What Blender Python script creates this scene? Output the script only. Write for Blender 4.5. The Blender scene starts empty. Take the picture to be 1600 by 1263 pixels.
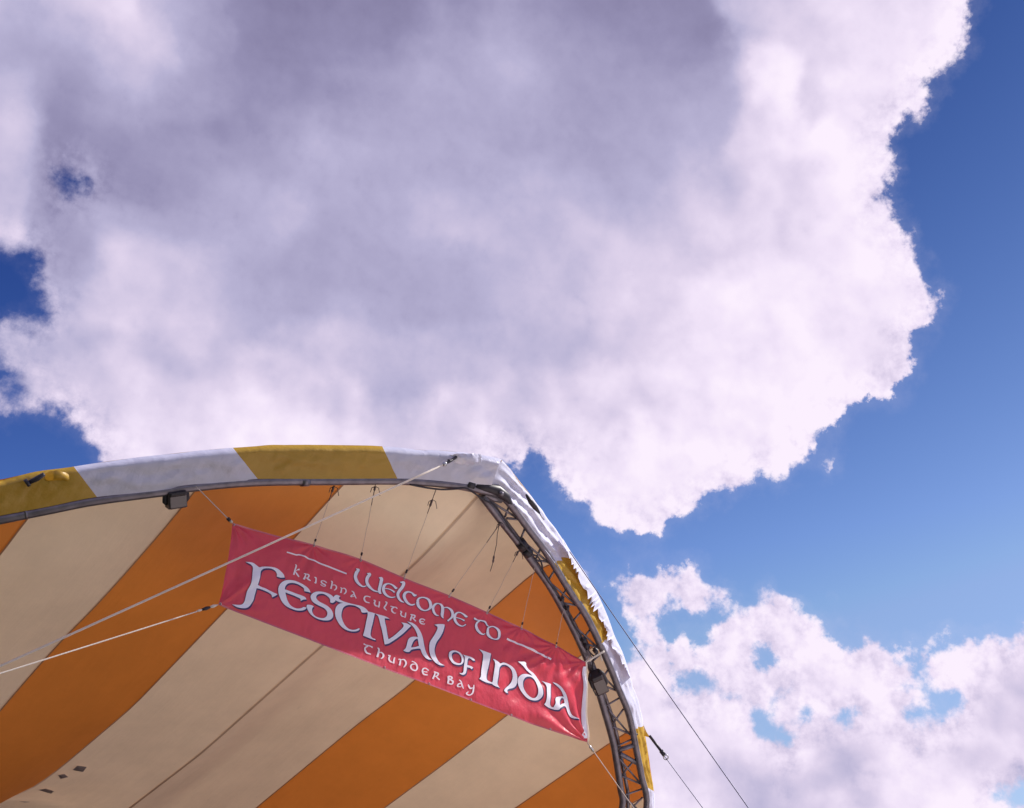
import bpy, bmesh, math, random
import numpy as np
from mathutils import Vector, noise
from mathutils.geometry import tessellate_polygon
random.seed(7)
R = math.radians
sc = bpy.context.scene
col = sc.collection

# ------------------------------------------------------------------ camera
CX, CY, FPX = 800.0, 631.5, 1779.0
CF = Vector((0.6291069, 0.62874531, 0.45706001)).normalized()
CR = Vector((0.67004845, -0.7366991, 0.09115652)).normalized()
CU = CR.cross(CF).normalized(); CR = CF.cross(CU).normalized()
C0 = Vector((-8.899, -13.203, 1.6))
cam = bpy.data.cameras.new('camera'); camo = bpy.data.objects.new('camera', cam); col.objects.link(camo)
from mathutils import Matrix
camo.matrix_world = Matrix(((CR.x, CU.x, -CF.x, C0.x), (CR.y, CU.y, -CF.y, C0.y), (CR.z, CU.z, -CF.z, C0.z), (0, 0, 0, 1)))
cam.sensor_width = 36.0; cam.lens = 36.0 * FPX / 1600.0; cam.clip_start = 0.05; cam.clip_end = 20000
sc.camera = camo

# ------------------------------------------------------------------ sun + sky
SUN_AZ, SUN_EL = 111.0, 46.0          # azimuth from +Y towards +X
S = Vector((math.cos(R(SUN_EL)) * math.sin(R(SUN_AZ)), math.cos(R(SUN_EL)) * math.cos(R(SUN_AZ)), math.sin(R(SUN_EL))))
sl = bpy.data.lights.new('sun', 'SUN'); sl.energy = 4.9; sl.angle = R(0.53); sl.color = (1.0, 0.95, 0.88)
so = bpy.data.objects.new('sun', sl); col.objects.link(so)
so.rotation_euler = S.to_track_quat('Z', 'Y').to_euler()
sc.view_settings.view_transform = 'Standard'; sc.view_settings.look = 'None'
sc.view_settings.exposure = 0.0; sc.view_settings.gamma = 1.0; sc.view_settings.use_curve_mapping = False


def lin(r, g, b):
    f = lambda c: (c / 255 / 12.92) if c / 255 <= 0.04045 else ((c / 255 + 0.055) / 1.055) ** 2.4
    return (f(r), f(g), f(b), 1)


# cloud outlines, traced in degrees-like units on the sky around the view direction (tangent plane, 1779 units = 1 radian)
CLOUDS = [
 [(1560,-260),(1528,0),(1520,30),(1522,60),(1500,85),(1484,105),(1455,130),(1442,165),(1437,186),(1416,180),(1405,200),(1388,215),(1398,245),(1403,270),
  (1390,300),(1381,312),(1400,345),(1420,375),(1440,415),(1455,440),(1470,458),(1468,482),(1450,500),(1430,520),(1424,545),(1436,562),
  (1420,592),(1396,608),(1397,634),(1370,628),(1345,640),(1310,648),(1290,670),(1276,690),(1284,712),(1255,725),(1232,742),(1215,754),(1180,742),
  (1160,757),(1138,766),(1105,785),(1080,800),(1055,814),(1030,832),(1000,834),(965,826),(935,816),(922,800),(900,785),(875,765),(862,745),
  (862,722),(842,710),(820,727),(795,730),(770,715),(740,760),(500,800),(250,790),(170,730),(150,695),(130,668),(105,645),(80,632),(60,642),(30,652),(-10,642),(-300,600),(-300,-260)],
 [(972,905),(990,886),(1030,885),(1060,892),(1085,880),(1112,900),(1106,922),(1124,946),(1094,956),(1065,948),(1040,964),(1015,955),(990,946),(972,940)],
 [(975,962),(1010,952),(1034,975),(1036,1004),(1010,1012),(978,1002),(966,980)],
 [(1122,935),(1135,928),(1148,940),(1140,955),(1126,952)], [(1170,928),(1184,928),(1184,940),(1172,942)],
 [(908,890),(920,884),(935,896),(925,908),(910,905)], [(950,900),(960,898),(972,912),(962,922)],
 [(1286,708),(1296,712),(1298,728),(1290,730)],
 [(930,1045),(975,1030),(1010,1018),(1055,1008),(1090,1010),(1104,985),(1130,965),(1150,945),(1200,943),(1240,943),(1255,955),(1290,963),(1308,988),(1322,1004),
  (1340,988),(1370,998),(1396,1010),(1418,1030),(1430,1048),(1438,1070),(1446,1070),(1456,1042),(1448,1022),(1470,1004),(1500,998),(1530,1000),(1546,982),(1565,990),(1580,1000),
  (1600,985),(1660,960),(1900,940),(1900,1500),(800,1500),(880,1200)],
]
HOLES = [
 [(-300,370),(0,388),(22,396),(48,384),(62,398),(55,430),(60,460),(80,482),(70,500),(48,500),(25,490),(0,506),(-300,520)],
 [(-300,545),(0,562),(12,572),(16,590),(38,598),(28,608),(0,602),(-300,620)],
 [(93,278),(105,268),(122,268),(134,282),(130,296),(114,302),(98,296)],
 [(1072,1066),(1095,1062),(1118,1070),(1140,1082),(1115,1084),(1088,1078)],
 [(1180,1022),(1192,1008),(1215,1022),(1222,1040),(1200,1048),(1184,1040)],
 [(1216,1068),(1232,1068),(1236,1082),(1220,1086)],
 [(1184,1112),(1200,1106),(1212,1124),(1232,1142),(1212,1146),(1188,1130)],
 [(1452,1086),(1478,1076),(1504,1084),(1512,1104),(1498,1120),(1472,1120),(1456,1104)],
 [(1424,1118),(1438,1114),(1450,1126),(1440,1138),(1426,1134)],
 [(1562,1240),(1582,1232),(1598,1244),(1590,1258),(1570,1256)],
 [(1258,1112),(1268,1112),(1270,1122),(1260,1124)],
 [(1030,988),(1058,976),(1072,1000),(1052,1022),(1034,1012)],
 [(1078,966),(1104,958),(1124,976),(1102,1000),(1080,1018),(1064,998)],
 [(1300,1125),(1325,1120),(1330,1130),(1306,1134)],
]


def sdf(poly, X, Y):
    P = np.array(poly, float); n = len(P)
    d = np.full(X.shape, 1e9); ins = np.zeros(X.shape, bool)
    for i in range(n):
        a = P[i]; b = P[(i + 1) % n]; e = b - a
        t = np.clip(((X - a[0]) * e[0] + (Y - a[1]) * e[1]) / max(e @ e, 1e-9), 0, 1)
        d = np.minimum(d, np.hypot(X - a[0] - t * e[0], Y - a[1] - t * e[1]))
        c = (a[1] > Y) != (b[1] > Y)
        xx = a[0] + (Y - a[1]) * e[0] / (e[1] if abs(e[1]) > 1e-9 else 1e-9)
        ins ^= c & (X < xx)
    return np.where(ins, d, -d)


GX0, GX1, GY0, DY = -200.0, 1800.0, -140.0, 30.0
NR = 52
gx = np.linspace(GX0, GX1, 121); gy = GY0 + DY * np.arange(NR)
XX, YY = np.meshgrid(gx, gy)
sd = np.full(XX.shape, -1e9)
for p in CLOUDS: sd = np.maximum(sd, sdf(p, XX, YY))
def grow(p, k):
    c = np.mean(np.array(p, float), 0); return [tuple(c + (np.array(q) - c) * k) for q in p]
for p in [q if min(v[0] for v in q) < 1000 else grow(q, 1.0) for q in HOLES]: sd = np.minimum(sd, -sdf(p, XX, YY) * 1.25)
SDR = 70.0
sdn = np.clip(sd / SDR, -1, 1) * 0.5 + 0.5

# brightness of the cloud masses (0 heavy grey - 1 sunlit), every 100 units
SH = np.array([
#  -100  0   100  200  300  400  500  600  700  800  900 1000 1100 1200 1300 1400 1500 1600 1700
 [ .60, .60, .50, .60, .35, .12, .08, .12, .22, .30, .22, .12, .22, .55, .75, .80, .90, .95, .9],  # -100
 [ .60, .55, .56, .72, .50, .14, .08, .12, .24, .34, .26, .14, .20, .62, .80, .78, .92, .95, .9],  # 0
 [ .50, .42, .40, .50, .38, .16, .16, .24, .38, .42, .32, .26, .30, .78, .82, .82, .95, .95, .9],  # 100
 [ .55, .52, .28, .26, .28, .28, .32, .36, .38, .38, .38, .38, .46, .78, .88, .95, .98, .95, .9],  # 200
 [ .55, .56, .26, .26, .30, .34, .38, .40, .42, .42, .46, .50, .62, .80, .90,0.95,0.95, .95, .9],  # 300
 [ .55, .45, .34, .52, .46, .38, .34, .34, .40, .48, .56, .64, .74, .84, .86, .98,0.95, .95, .9],  # 400
 [ .60, .55, .54, .68, .60, .50, .40, .36, .42, .52, .60, .72, .86, .92, .88,0.95,0.95, .95, .9],  # 500
 [ .70, .60, .62, .66, .74, .80, .72, .66, .60, .62, .72, .82, .94, .98,0.95,0.95,0.95, .95, .9],  # 600
 [ .70, .60, .66, .78, .86, .92, .90, .86, .84, .82, .90, .95,0.95,0.95,0.95,0.95,0.95, .95, .9],  # 700
 [ .80, .80, .80, .85, .88, .90, .90, .90, .90, .90, .95, .98,0.95,0.95,0.95,0.95,0.95, .95, .9],  # 800
 [ .80, .80, .80, .85, .88, .90, .90, .90, .90, .90, .95, .96, .98,0.95,0.95,0.95,0.95, .95, .9],  # 900
 [ .80, .80, .80, .85, .88, .90, .90, .90, .90, .90, .95, .98, .94,0.95,0.95,0.95, .98, .90, .9],  # 1000
 [ .80, .80, .80, .85, .88, .90, .90, .90, .90, .90, .95,0.95,0.95,0.95,0.95,0.95, .86, .68, .7],  # 1100
 [ .80, .80, .80, .85, .88, .90, .90, .90, .90, .90, .70, .72, .74, .62, .66, .88, .84, .80, .8],  # 1200
 [ .80, .80, .80, .85, .88, .90, .90, .90, .90, .90, .70, .78, .80, .70, .80, .95, .95, .90, .9],  # 1300
 [ .80, .80, .80, .85, .88, .90, .90, .90, .90, .90, .70, .78, .80, .70, .80, .95, .95, .90, .9],  # 1400
])

# lumps and hollows of the cloud base: x, y, half length, half width, tilt in degrees, amount
LUMPS = [(420,340,90,14,24,.13),(705,335,70,26,0,.12),(250,400,130,45,10,.14),(120,25,90,24,0,.12),(215,70,70,22,-15,.14),(15,205,25,60,0,.18),(15,355,34,34,30,.26),(95,215,28,50,20,-.06),
 (1178,110,36,60,-25,.20),(1235,190,60,26,20,.14),(1140,160,14,60,-25,.16),(1250,140,30,24,0,-.16),(1300,85,70,26,-20,-.10),(1360,40,50,40,0,.08),(1100,40,60,60,0,-.06),
 (480,560,90,26,-8,.14),(300,515,60,18,10,.10),(330,575,90,22,18,-.14),(620,600,70,24,-10,-.12),(850,565,100,26,-15,-.12),(1000,525,80,24,-20,-.10),(700,650,70,20,0,.08),(560,500,50,16,15,.10),
 (960,650,90,22,-20,-.09),(1180,420,70,40,30,-.09),(1260,520,60,26,-30,-.08),(1330,330,30,60,0,.06),(130,560,60,22,-20,-.12),(220,620,80,20,10,.10),(60,640,60,16,0,.12),(160,470,60,30,10,.12),
 (520,250,160,26,15,.07),(760,120,120,24,-20,.07),(640,60,40,60,0,-.06),(880,230,90,30,20,-.05),(330,200,90,30,-20,-.06),(80,130,60,20,0,-.08),(300,70,22,60,-10,-.08),
 (1300,1218,70,18,-5,-.24),(1060,1178,90,24,0,-.10),(1545,1075,46,28,-15,-.12),(1150,1232,70,12,0,-.14),(1380,1165,60,18,10,-.12),(1120,1120,60,16,-10,-.10),(1230,1000,60,20,10,-.08),(1500,1195,60,22,0,-.12),(1350,1080,40,18,0,-.10),(1050,1075,40,14,10,-.08)]
sx_ = np.arange(-100, 1701, 50.0); sy_ = np.arange(-100, 1401, 50.0)
_c = np.array([[np.interp(x_, np.arange(-100, 1701, 100.0), row) for x_ in sx_] for row in SH])
SHF = np.array([[np.interp(y_, np.arange(-100, 1401, 100.0), _c[:, j]) for j in range(len(sx_))] for y_ in sy_])
SXX, SYY = np.meshgrid(sx_, sy_)
for (x_, y_, a_, b_, t_, k_) in LUMPS:
    ct, st_ = math.cos(R(t_)), math.sin(R(t_)); a_ = max(a_, 26); b_ = max(b_, 26)
    dx_ = (SXX - x_) * ct + (SYY - y_) * st_; dy_ = -(SXX - x_) * st_ + (SYY - y_) * ct
    SHF += k_ * 1.15 * np.exp(-(dx_ / a_) ** 2 - (dy_ / b_) ** 2)
SHF += 0.07 * np.exp(-((SXX - 700) / 500) ** 2 - ((SYY - 330) / 260) ** 2) + 0.10 * np.clip((SYY - 880) / 60, 0, 1)
SHF = np.clip(SHF, 0, 1)

world = bpy.data.worlds.new('World'); sc.world = world; world.use_nodes = True
nt = world.node_tree; nt.nodes.clear(); N = nt.nodes; LK = nt.links.new


def nd(t, **kw):
    n = N.new(t)
    for k, v in kw.items(): setattr(n, k, v)
    return n


def put(n, i, v):
    if hasattr(v, 'is_linked'): LK(v, n.inputs[i])
    else: n.inputs[i].default_value = v


def ma(op, a, b=0.0, c=None, clamp=False):
    n = nd('ShaderNodeMath', operation=op, use_clamp=clamp); put(n, 0, a); put(n, 1, b)
    if c is not None: put(n, 2, c)
    return n.outputs[0]


def sstep(x, a, b):
    n = nd('ShaderNodeMapRange', interpolation_type='SMOOTHSTEP'); put(n, 0, x); put(n, 1, a); put(n, 2, b)
    return n.outputs[0]


tc = nd('ShaderNodeTexCoord'); D = tc.outputs['Generated']


def dot(v):
    n = nd('ShaderNodeVectorMath', operation='DOT_PRODUCT'); LK(D, n.inputs[0]); n.inputs[1].default_value = v
    return n.outputs['Value']


def noise_at(scale, detail, rough, off=(0, 0, 0), vec=None, dist=0.0, lac=2.0):
    ad = nd('ShaderNodeVectorMath', operation='ADD'); LK(vec or D, ad.inputs[0]); ad.inputs[1].default_value = off
    n = nd('ShaderNodeTexNoise'); LK(ad.outputs[0], n.inputs['Vector'])
    n.inputs['Scale'].default_value = scale; n.inputs['Detail'].default_value = detail; n.inputs['Roughness'].default_value = rough
    n.inputs['Distortion'].default_value = dist; n.inputs['Lacunarity'].default_value = lac
    return n


w_ = ma('MAXIMUM', dot(CF), 0.25)
px0 = ma('ADD', ma('MULTIPLY', ma('DIVIDE', dot(CR), w_), FPX), CX)
py0 = ma('SUBTRACT', CY, ma('MULTIPLY', ma('DIVIDE', dot(CU), w_), FPX))
wa = noise_at(40, 7, 0.62, (3.1, 0, 0)); wb = noise_at(40, 7, 0.62, (0, 7.7, 1.3))
wpx = ma('ADD', px0, ma('MULTIPLY', ma('SUBTRACT', wa.outputs['Fac'], 0.5), 60.0))
wpy = ma('ADD', py0, ma('MULTIPLY', ma('SUBTRACT', wb.outputs['Fac'], 0.5), 60.0))
va = noise_at(9, 6, 0.52, (3.1, 9, 0)); vb = noise_at(9, 6, 0.52, (5, 7.7, 1.3))
vpx = ma('ADD', px0, ma('MULTIPLY', ma('SUBTRACT', va.outputs['Fac'], 0.5), 210.0))
vpy = ma('ADD', py0, ma('MULTIPLY', ma('SUBTRACT', vb.outputs['Fac'], 0.5), 210.0))


def field(px, py, xs, tab, x0, x1, y0, dy):
    """smooth two-dimensional field over the sky, one float curve per row"""
    ux = ma('DIVIDE', ma('SUBTRACT', px, x0), x1 - x0, clamp=True)
    uy = ma('DIVIDE', ma('SUBTRACT', py, y0), dy)
    uy = ma('MINIMUM', ma('MAXIMUM', uy, 0.0), float(len(tab) - 1) - 0.001)
    acc = None
    for j, row in enumerate(tab):
        fc = nd('ShaderNodeFloatCurve'); cv = fc.mapping.curves[0]
        pts = cv.points
        pts[0].location = (0, float(row[0])); pts[1].location = (1, float(row[-1]))
        for k in range(1, len(xs) - 1):
            pts.new((xs[k] - x0) / (x1 - x0), float(row[k]))
        for p in pts: p.handle_type = 'VECTOR' if len(xs) > 60 else 'AUTO'
        fc.mapping.update(); LK(ux, fc.inputs['Value'])
        wgt = ma('SUBTRACT', 1.0, ma('ABSOLUTE', ma('SUBTRACT', uy, float(j))), clamp=True)
        if len(xs) <= 60:
            wgt = sstep(wgt, 0.0, 1.0)
        acc = ma('MULTIPLY', fc.outputs[0], wgt) if acc is None else ma('MULTIPLY_ADD', fc.outputs[0], wgt, acc)
    return acc


cov = field(wpx, wpy, gx, sdn, GX0, GX1, GY0, DY)
sha = field(vpx, vpy, sx_, SHF, -100.0, 1700.0, -100.0, 50.0)
fine = noise_at(44, 10, 0.62, (1.7, 2.2, 5.1)); big = noise_at(4.2, 4, 0.5, (11.3, 4.2, 8.8))
fineo = noise_at(44, 10, 0.62, tuple(Vector((1.7, 2.2, 5.1)) + S * 0.0065))
mid = noise_at(12, 3.5, 0.42, (4.4, 9.1, 0.7), dist=0.1)
mido = noise_at(12, 3.5, 0.42, tuple(Vector((4.4, 9.1, 0.7)) + S * 0.02), dist=0.1)
d_px = ma('MULTIPLY', ma('SUBTRACT', cov, 0.5), 2 * SDR)
# outside the traced part of the sky the broken cloud simply goes on
outr = ma('MULTIPLY', ma('SUBTRACT', big.outputs['Fac'], 0.47), 900.0)
inner = ma('MULTIPLY', sstep(dot(CF), 0.78, 0.90), 1.0)
dm = nd('ShaderNodeMix', data_type='FLOAT'); put(dm, 0, inner); put(dm, 2, outr); put(dm, 3, d_px)
# the rim changes character along its length: crisp billows here, soft torn wisps there
rim = noise_at(5.5, 2, 0.5, (8.8, 1.1, 3.3)); rimf = sstep(rim.outputs['Fac'], 0.38, 0.62)
lefts = ma('MULTIPLY', sstep(px0, 420.0, 60.0), sstep(py0, 900.0, 500.0))
soft = ma('MAXIMUM', rimf, lefts)
amp = ma('MULTIPLY_ADD', rimf, 34.0, 38.0)
edge = ma('ADD', dm.outputs[0], ma('MULTIPLY', ma('SUBTRACT', fine.outputs['Fac'], 0.5), amp))
bankm = ma('MULTIPLY', sstep(py0, 850.0, 930.0), sstep(px0, 900.0, 990.0))
nb_ = noise_at(27, 6, 0.56, (6.6, 2.9, 1.4))
edge = ma('ADD', edge, ma('MULTIPLY', ma('SUBTRACT', nb_.outputs['Fac'], 0.53), ma('MULTIPLY_ADD', bankm, 85.0, 22.0)))
wdt_ = ma('ADD', ma('MULTIPLY_ADD', soft, 6.0, 3.2), ma('ADD', ma('MULTIPLY', lefts, 10.0), ma('MULTIPLY', bankm, 5.0)))
alpha = sstep(edge, ma('MULTIPLY', wdt_, -0.8), ma('MULTIPLY', wdt_, 1.3))
veil = ma('MULTIPLY', sstep(edge, -30.0, 8.0), 0.08)
alpha = ma('MAXIMUM', alpha, veil)
sm = nd('ShaderNodeMix', data_type='FLOAT'); put(sm, 0, inner); put(sm, 2, ma('MULTIPLY_ADD', mid.outputs['Fac'], 0.9, 0.2)); put(sm, 3, sha)
rel = ma('MULTIPLY', ma('SUBTRACT', fine.outputs['Fac'], fineo.outputs['Fac']), 0.85)
litw = sstep(sm.outputs[0], 0.40, 0.85)
relm = ma('MULTIPLY', ma('SUBTRACT', mid.outputs['Fac'], mido.outputs['Fac']), ma('MULTIPLY_ADD', litw, 0.55, 0.25))
bil = noise_at(16, 6, 0.5, (2.4, 6.1, 4.7), dist=0.12); bilo = noise_at(16, 6, 0.5, tuple(Vector((2.4, 6.1, 4.7)) + S * 0.014), dist=0.12)
relm = ma('ADD', relm, ma('MULTIPLY', ma('SUBTRACT', bil.outputs['Fac'], bilo.outputs['Fac']), ma('MULTIPLY_ADD', ma('MULTIPLY', litw, sstep(py0, 350.0, 1000.0)), 0.55, 0.12)))
lf = ma('MULTIPLY', ma('SUBTRACT', mid.outputs['Fac'], 0.5), 0.10)
nearedge = ma('SUBTRACT', 1.0, ma('MULTIPLY', sstep(edge, 5.0, 75.0), 0.88))
thin = ma('MULTIPLY', ma('MULTIPLY', bankm, ma('SUBTRACT', 1.0, sstep(edge, 8.0, 60.0))), -0.12)
bri = ma('ADD', ma('ADD', ma('ADD', ma('ADD', sm.outputs[0], thin), ma('MULTIPLY', rel, nearedge)), relm), lf)
ramp = nd('ShaderNodeValToRGB'); LK(bri, ramp.inputs[0])
cr = ramp.color_ramp; cr.interpolation = 'LINEAR'
cr.elements[0].position = 0.0; cr.elements[0].color = lin(122, 116, 152)
cr.elements[1].position = 1.0; cr.elements[1].color = lin(252, 240, 255)
for p, c in [(0.25, lin(150, 145, 181)), (0.5, lin(184, 179, 212)), (0.75, lin(222, 210, 235)), (0.9, lin(242, 229, 250))]:
    e = cr.elements.new(p); e.color = c
sky = nd('ShaderNodeTexSky', sky_type='NISHITA'); sky.sun_disc = False
sky.sun_elevation = R(SUN_EL); sky.sun_rotation = R(SUN_AZ)
sky.air_density = 1.2; sky.dust_density = 0.6; sky.ozone_density = 2.0
STR = 0.1
# deep polarised blue: darker high up and away from the sun, paler towards the horizon
hz = dot((math.sin(R(SUN_AZ)), math.cos(R(SUN_AZ)), 0)); vz = ma('MINIMUM', ma('MAXIMUM', dot((0, 0, 1)), 0.20), 0.85)
cmb = nd('ShaderNodeCombineXYZ')
for i_, (a_, b_, q_, c_) in enumerate([(-0.034, -3.026, -0.639, 1.426), (0.111, -2.558, -0.148, 1.042), (0.544, -1.809, 0.155, 0.394)]):
    lg = ma('ADD', ma('ADD', ma('MULTIPLY_ADD', vz, b_, a_), ma('MULTIPLY', ma('MULTIPLY', vz, vz), q_)), ma('MULTIPLY', hz, c_))
    LK(ma('POWER', math.e, ma('MINIMUM', ma('MAXIMUM', lg, -2.0), (-0.08, -0.05, 0.14)[i_])), cmb.inputs[i_])
tint = nd('ShaderNodeMix', data_type='RGBA', blend_type='MULTIPLY'); tint.inputs[0].default_value = 1
LK(sky.outputs[0], tint.inputs[6]); LK(cmb.outputs[0], tint.inputs[7])
csc = nd('ShaderNodeMix', data_type='RGBA', blend_type='MULTIPLY'); csc.inputs[0].default_value = 1
LK(ramp.outputs[0], csc.inputs[6]); csc.inputs[7].default_value = (1 / STR, 1 / STR, 1 / STR, 1)
mx = nd('ShaderNodeMix', data_type='RGBA'); LK(alpha, mx.inputs[0]); LK(tint.outputs[2], mx.inputs[6]); LK(csc.outputs[2], mx.inputs[7])
bg = nd('ShaderNodeBackground'); LK(mx.outputs[2], bg.inputs[0]); bg.inputs[1].default_value = STR
ow = nd('ShaderNodeOutputWorld'); LK(bg.outputs[0], ow.inputs[0])
world.cycles.sampling_method = 'MANUAL'; world.cycles.sample_map_resolution = 512


# ------------------------------------------------------------------ materials
def mat(name):
    m = bpy.data.materials.new(name); m.use_nodes = True; t = m.node_tree; t.nodes.clear(); return m, t


def simple(name, c, rough=0.6, metal=0.0, var=0.12, scale=12.0, bump=0.0, spec=0.4):
    m, t = mat(name); n = t.nodes; L = t.links.new
    o = n.new('ShaderNodeOutputMaterial'); b = n.new('ShaderNodeBsdfPrincipled'); L(b.outputs[0], o.inputs[0])
    b.inputs['Roughness'].default_value = rough; b.inputs['Metallic'].default_value = metal; b.inputs['Specular IOR Level'].default_value = spec
    x = n.new('ShaderNodeTexCoord'); z = n.new('ShaderNodeTexNoise'); L(x.outputs['Object'], z.inputs['Vector'])
    z.inputs['Scale'].default_value = scale; z.inputs['Detail'].default_value = 6
    r = n.new('ShaderNodeValToRGB'); L(z.outputs['Fac'], r.inputs[0])
    r.color_ramp.elements[0].position = 0.3; r.color_ramp.elements[1].position = 0.7
    r.color_ramp.elements[0].color = (*[v * (1 - var) for v in c], 1); r.color_ramp.elements[1].color = (*[min(1, v * (1 + var)) for v in c], 1)
    L(r.outputs[0], b.inputs['Base Color'])
    if bump:
        bb = n.new('ShaderNodeBump'); bb.inputs['Strength'].default_value = bump; bb.inputs['Distance'].default_value = 0.01
        L(z.outputs['Fac'], bb.inputs['Height']); L(bb.outputs[0], b.inputs['Normal'])
    return m


def cloth(name, c, tr, frac, var=0.06, stain=0.12, gloss=0.05, wr=0.5, wscale=3.0, fine=1.0):
    """coated fabric: diffuse reflection c, light passing through coloured tr"""
    m, t = mat(name); n = t.nodes; L = t.links.new
    o = n.new('ShaderNodeOutputMaterial')
    x = n.new('ShaderNodeTexCoord')
    z = n.new('ShaderNodeTexNoise'); L(x.outputs['Object'], z.inputs['Vector']); z.inputs['Scale'].default_value = 1.3; z.inputs['Detail'].default_value = 8; z.inputs['Roughness'].default_value = 0.65
    st = n.new('ShaderNodeMapRange'); L(z.outputs['Fac'], st.inputs[0]); st.inputs[1].default_value = 0.35; st.inputs[2].default_value = 0.7
    st.inputs[3].default_value = 1.0 + var; st.inputs[4].default_value = 1.0 - var
    z2 = n.new('ShaderNodeTexNoise'); mp = n.new('ShaderNodeMapping'); mp.inputs['Scale'].default_value = (6, 1.2, 3); L(x.outputs['Object'], mp.inputs[0]); L(mp.outputs[0], z2.inputs['Vector'])
    z2.inputs['Scale'].default_value = 1.6; z2.inputs['Detail'].default_value = 10; z2.inputs['Roughness'].default_value = 0.7
    s2 = n.new('ShaderNodeMapRange'); L(z2.outputs['Fac'], s2.inputs[0]); s2.inputs[1].default_value = 0.66; s2.inputs[2].default_value = 0.8
    s2.inputs[3].default_value = 1.0; s2.inputs[4].default_value = 1.0 - stain
    mu = n.new('ShaderNodeMath'); mu.operation = 'MULTIPLY'; L(st.outputs[0], mu.inputs[0]); L(s2.outputs[0], mu.inputs[1])
    def tinted(cc):
        v = n.new('ShaderNodeVectorMath'); v.operation = 'SCALE'; v.inputs[0].default_value = cc; L(mu.outputs[0], v.inputs['Scale']); return v.outputs[0]
    d = n.new('ShaderNodeBsdfDiffuse'); tl = n.new('ShaderNodeBsdfTranslucent'); L(tinted(c), d.inputs[0]); L(tinted(tr), tl.inputs[0])
    mi = n.new('ShaderNodeMixShader'); mi.inputs[0].default_value = frac; L(d.outputs[0], mi.inputs[1]); L(tl.outputs[0], mi.inputs[2])
    g = n.new('ShaderNodeBsdfGlossy'); g.inputs['Roughness'].default_value = 0.42; g.inputs[0].default_value = (1, 1, 1, 1)
    m2 = n.new('ShaderNodeMixShader'); m2.inputs[0].default_value = gloss; L(mi.outputs[0], m2.inputs[1]); L(g.outputs[0], m2.inputs[2])
    w1 = n.new('ShaderNodeTexNoise'); L(x.outputs['Object'], w1.inputs['Vector']); w1.inputs['Scale'].default_value = wscale; w1.inputs['Detail'].default_value = 5; w1.inputs['Distortion'].default_value = 0.1
    w2 = n.new('ShaderNodeTexNoise'); L(x.outputs['Object'], w2.inputs['Vector']); w2.inputs['Scale'].default_value = 45; w2.inputs['Detail'].default_value = 3
    mp3 = n.new('ShaderNodeMapping'); mp3.inputs['Scale'].default_value = (4.5, 0.5, 1.2); mp3.inputs['Rotation'].default_value = (0, 0, 0.12); L(x.outputs['Object'], mp3.inputs[0])
    w3 = n.new('ShaderNodeTexNoise'); L(mp3.outputs[0], w3.inputs['Vector']); w3.inputs['Scale'].default_value = 1.1; w3.inputs['Detail'].default_value = 4
    a0 = n.new('ShaderNodeMath'); a0.operation = 'MULTIPLY_ADD'; L(w3.outputs['Fac'], a0.inputs[0]); a0.inputs[1].default_value = 0.9; L(w1.outputs['Fac'], a0.inputs[2])
    ad = n.new('ShaderNodeMath'); ad.operation = 'MULTIPLY_ADD'; L(w2.outputs['Fac'], ad.inputs[0]); ad.inputs[1].default_value = 0.03 * fine; L(a0.outputs[0], ad.inputs[2])
    bb = n.new('ShaderNodeBump'); bb.inputs['Strength'].default_value = wr; bb.inputs['Distance'].default_value = 0.05; L(ad.outputs[0], bb.inputs['Height'])
    for q in (d, tl, g): L(bb.outputs[0], q.inputs['Normal'])
    L(m2.outputs[0], o.inputs[0])
    return m


M = {}
M['white'] = cloth('white_fabric', (0.87, 0.73, 0.54), (0.97, 0.66, 0.42), 0.19, stain=0.4, wr=0.30, wscale=2.2)
M['yellow'] = cloth('yellow_fabric', (0.72, 0.27, 0.045), (0.95, 0.26, 0.045), 0.16, stain=0.3, wr=0.30, wscale=2.2)
M['whitelip'] = cloth('white_lip_fabric', (0.68, 0.69, 0.86), (0.75, 0.62, 0.55), 0.16, var=0.04, stain=0.10, wr=0.38, wscale=4.0, gloss=0.05)
M['yellowlip'] = cloth('yellow_lip_fabric', (0.52, 0.32, 0.035), (0.8, 0.38, 0.03), 0.16, var=0.04, stain=0.08, wr=0.38, wscale=4.0, gloss=0.04)
M['banner'] = cloth('banner_vinyl', (0.74, 0.056, 0.094), (0.95, 0.10, 0.10), 0.16, var=0.08, stain=0.0, gloss=0.045, wr=0.5, wscale=5.0)
M['hem'] = cloth('banner_hem_vinyl', (0.55, 0.06, 0.12), (0.8, 0.05, 0.1), 0.1, var=0.05, stain=0, gloss=0.1, wr=0.3)
M['print'] = simple('white_print', (0.90, 0.87, 0.96), 0.5, var=0.03)
M['print2'] = simple('pale_pink_print', (0.92, 0.80, 0.86), 0.5, var=0.03)
M['navy'] = simple('navy_print', (0.045, 0.035, 0.13), 0.5, var=0.05)
M['steel'] = simple('grey_steel', (0.20, 0.18, 0.21), 0.36, 0.6, var=0.25, scale=9, bump=0.2)
M['steeld'] = simple('dark_steel', (0.06, 0.055, 0.065), 0.5, 0.4, var=0.2)
M['black'] = simple('black_plastic', (0.035, 0.030, 0.040), 0.45, var=0.2)
M['brown'] = simple('brown_lamp_housing', (0.085, 0.06, 0.062), 0.5, 0.2, var=0.2)
M['glass'] = simple('lamp_glass', (0.11, 0.085, 0.085), 0.12, 0.0, var=0.05, spec=0.8)
M['rope'] = cloth('white_rope', (0.96, 0.90, 0.82), (1.0, 0.94, 0.86), 0.45, stain=0, gloss=0.02, wr=0.2, wscale=60)
M['cord'] = simple('pale_cord', (0.62, 0.52, 0.47), 0.8, var=0.1, scale=60)
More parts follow.
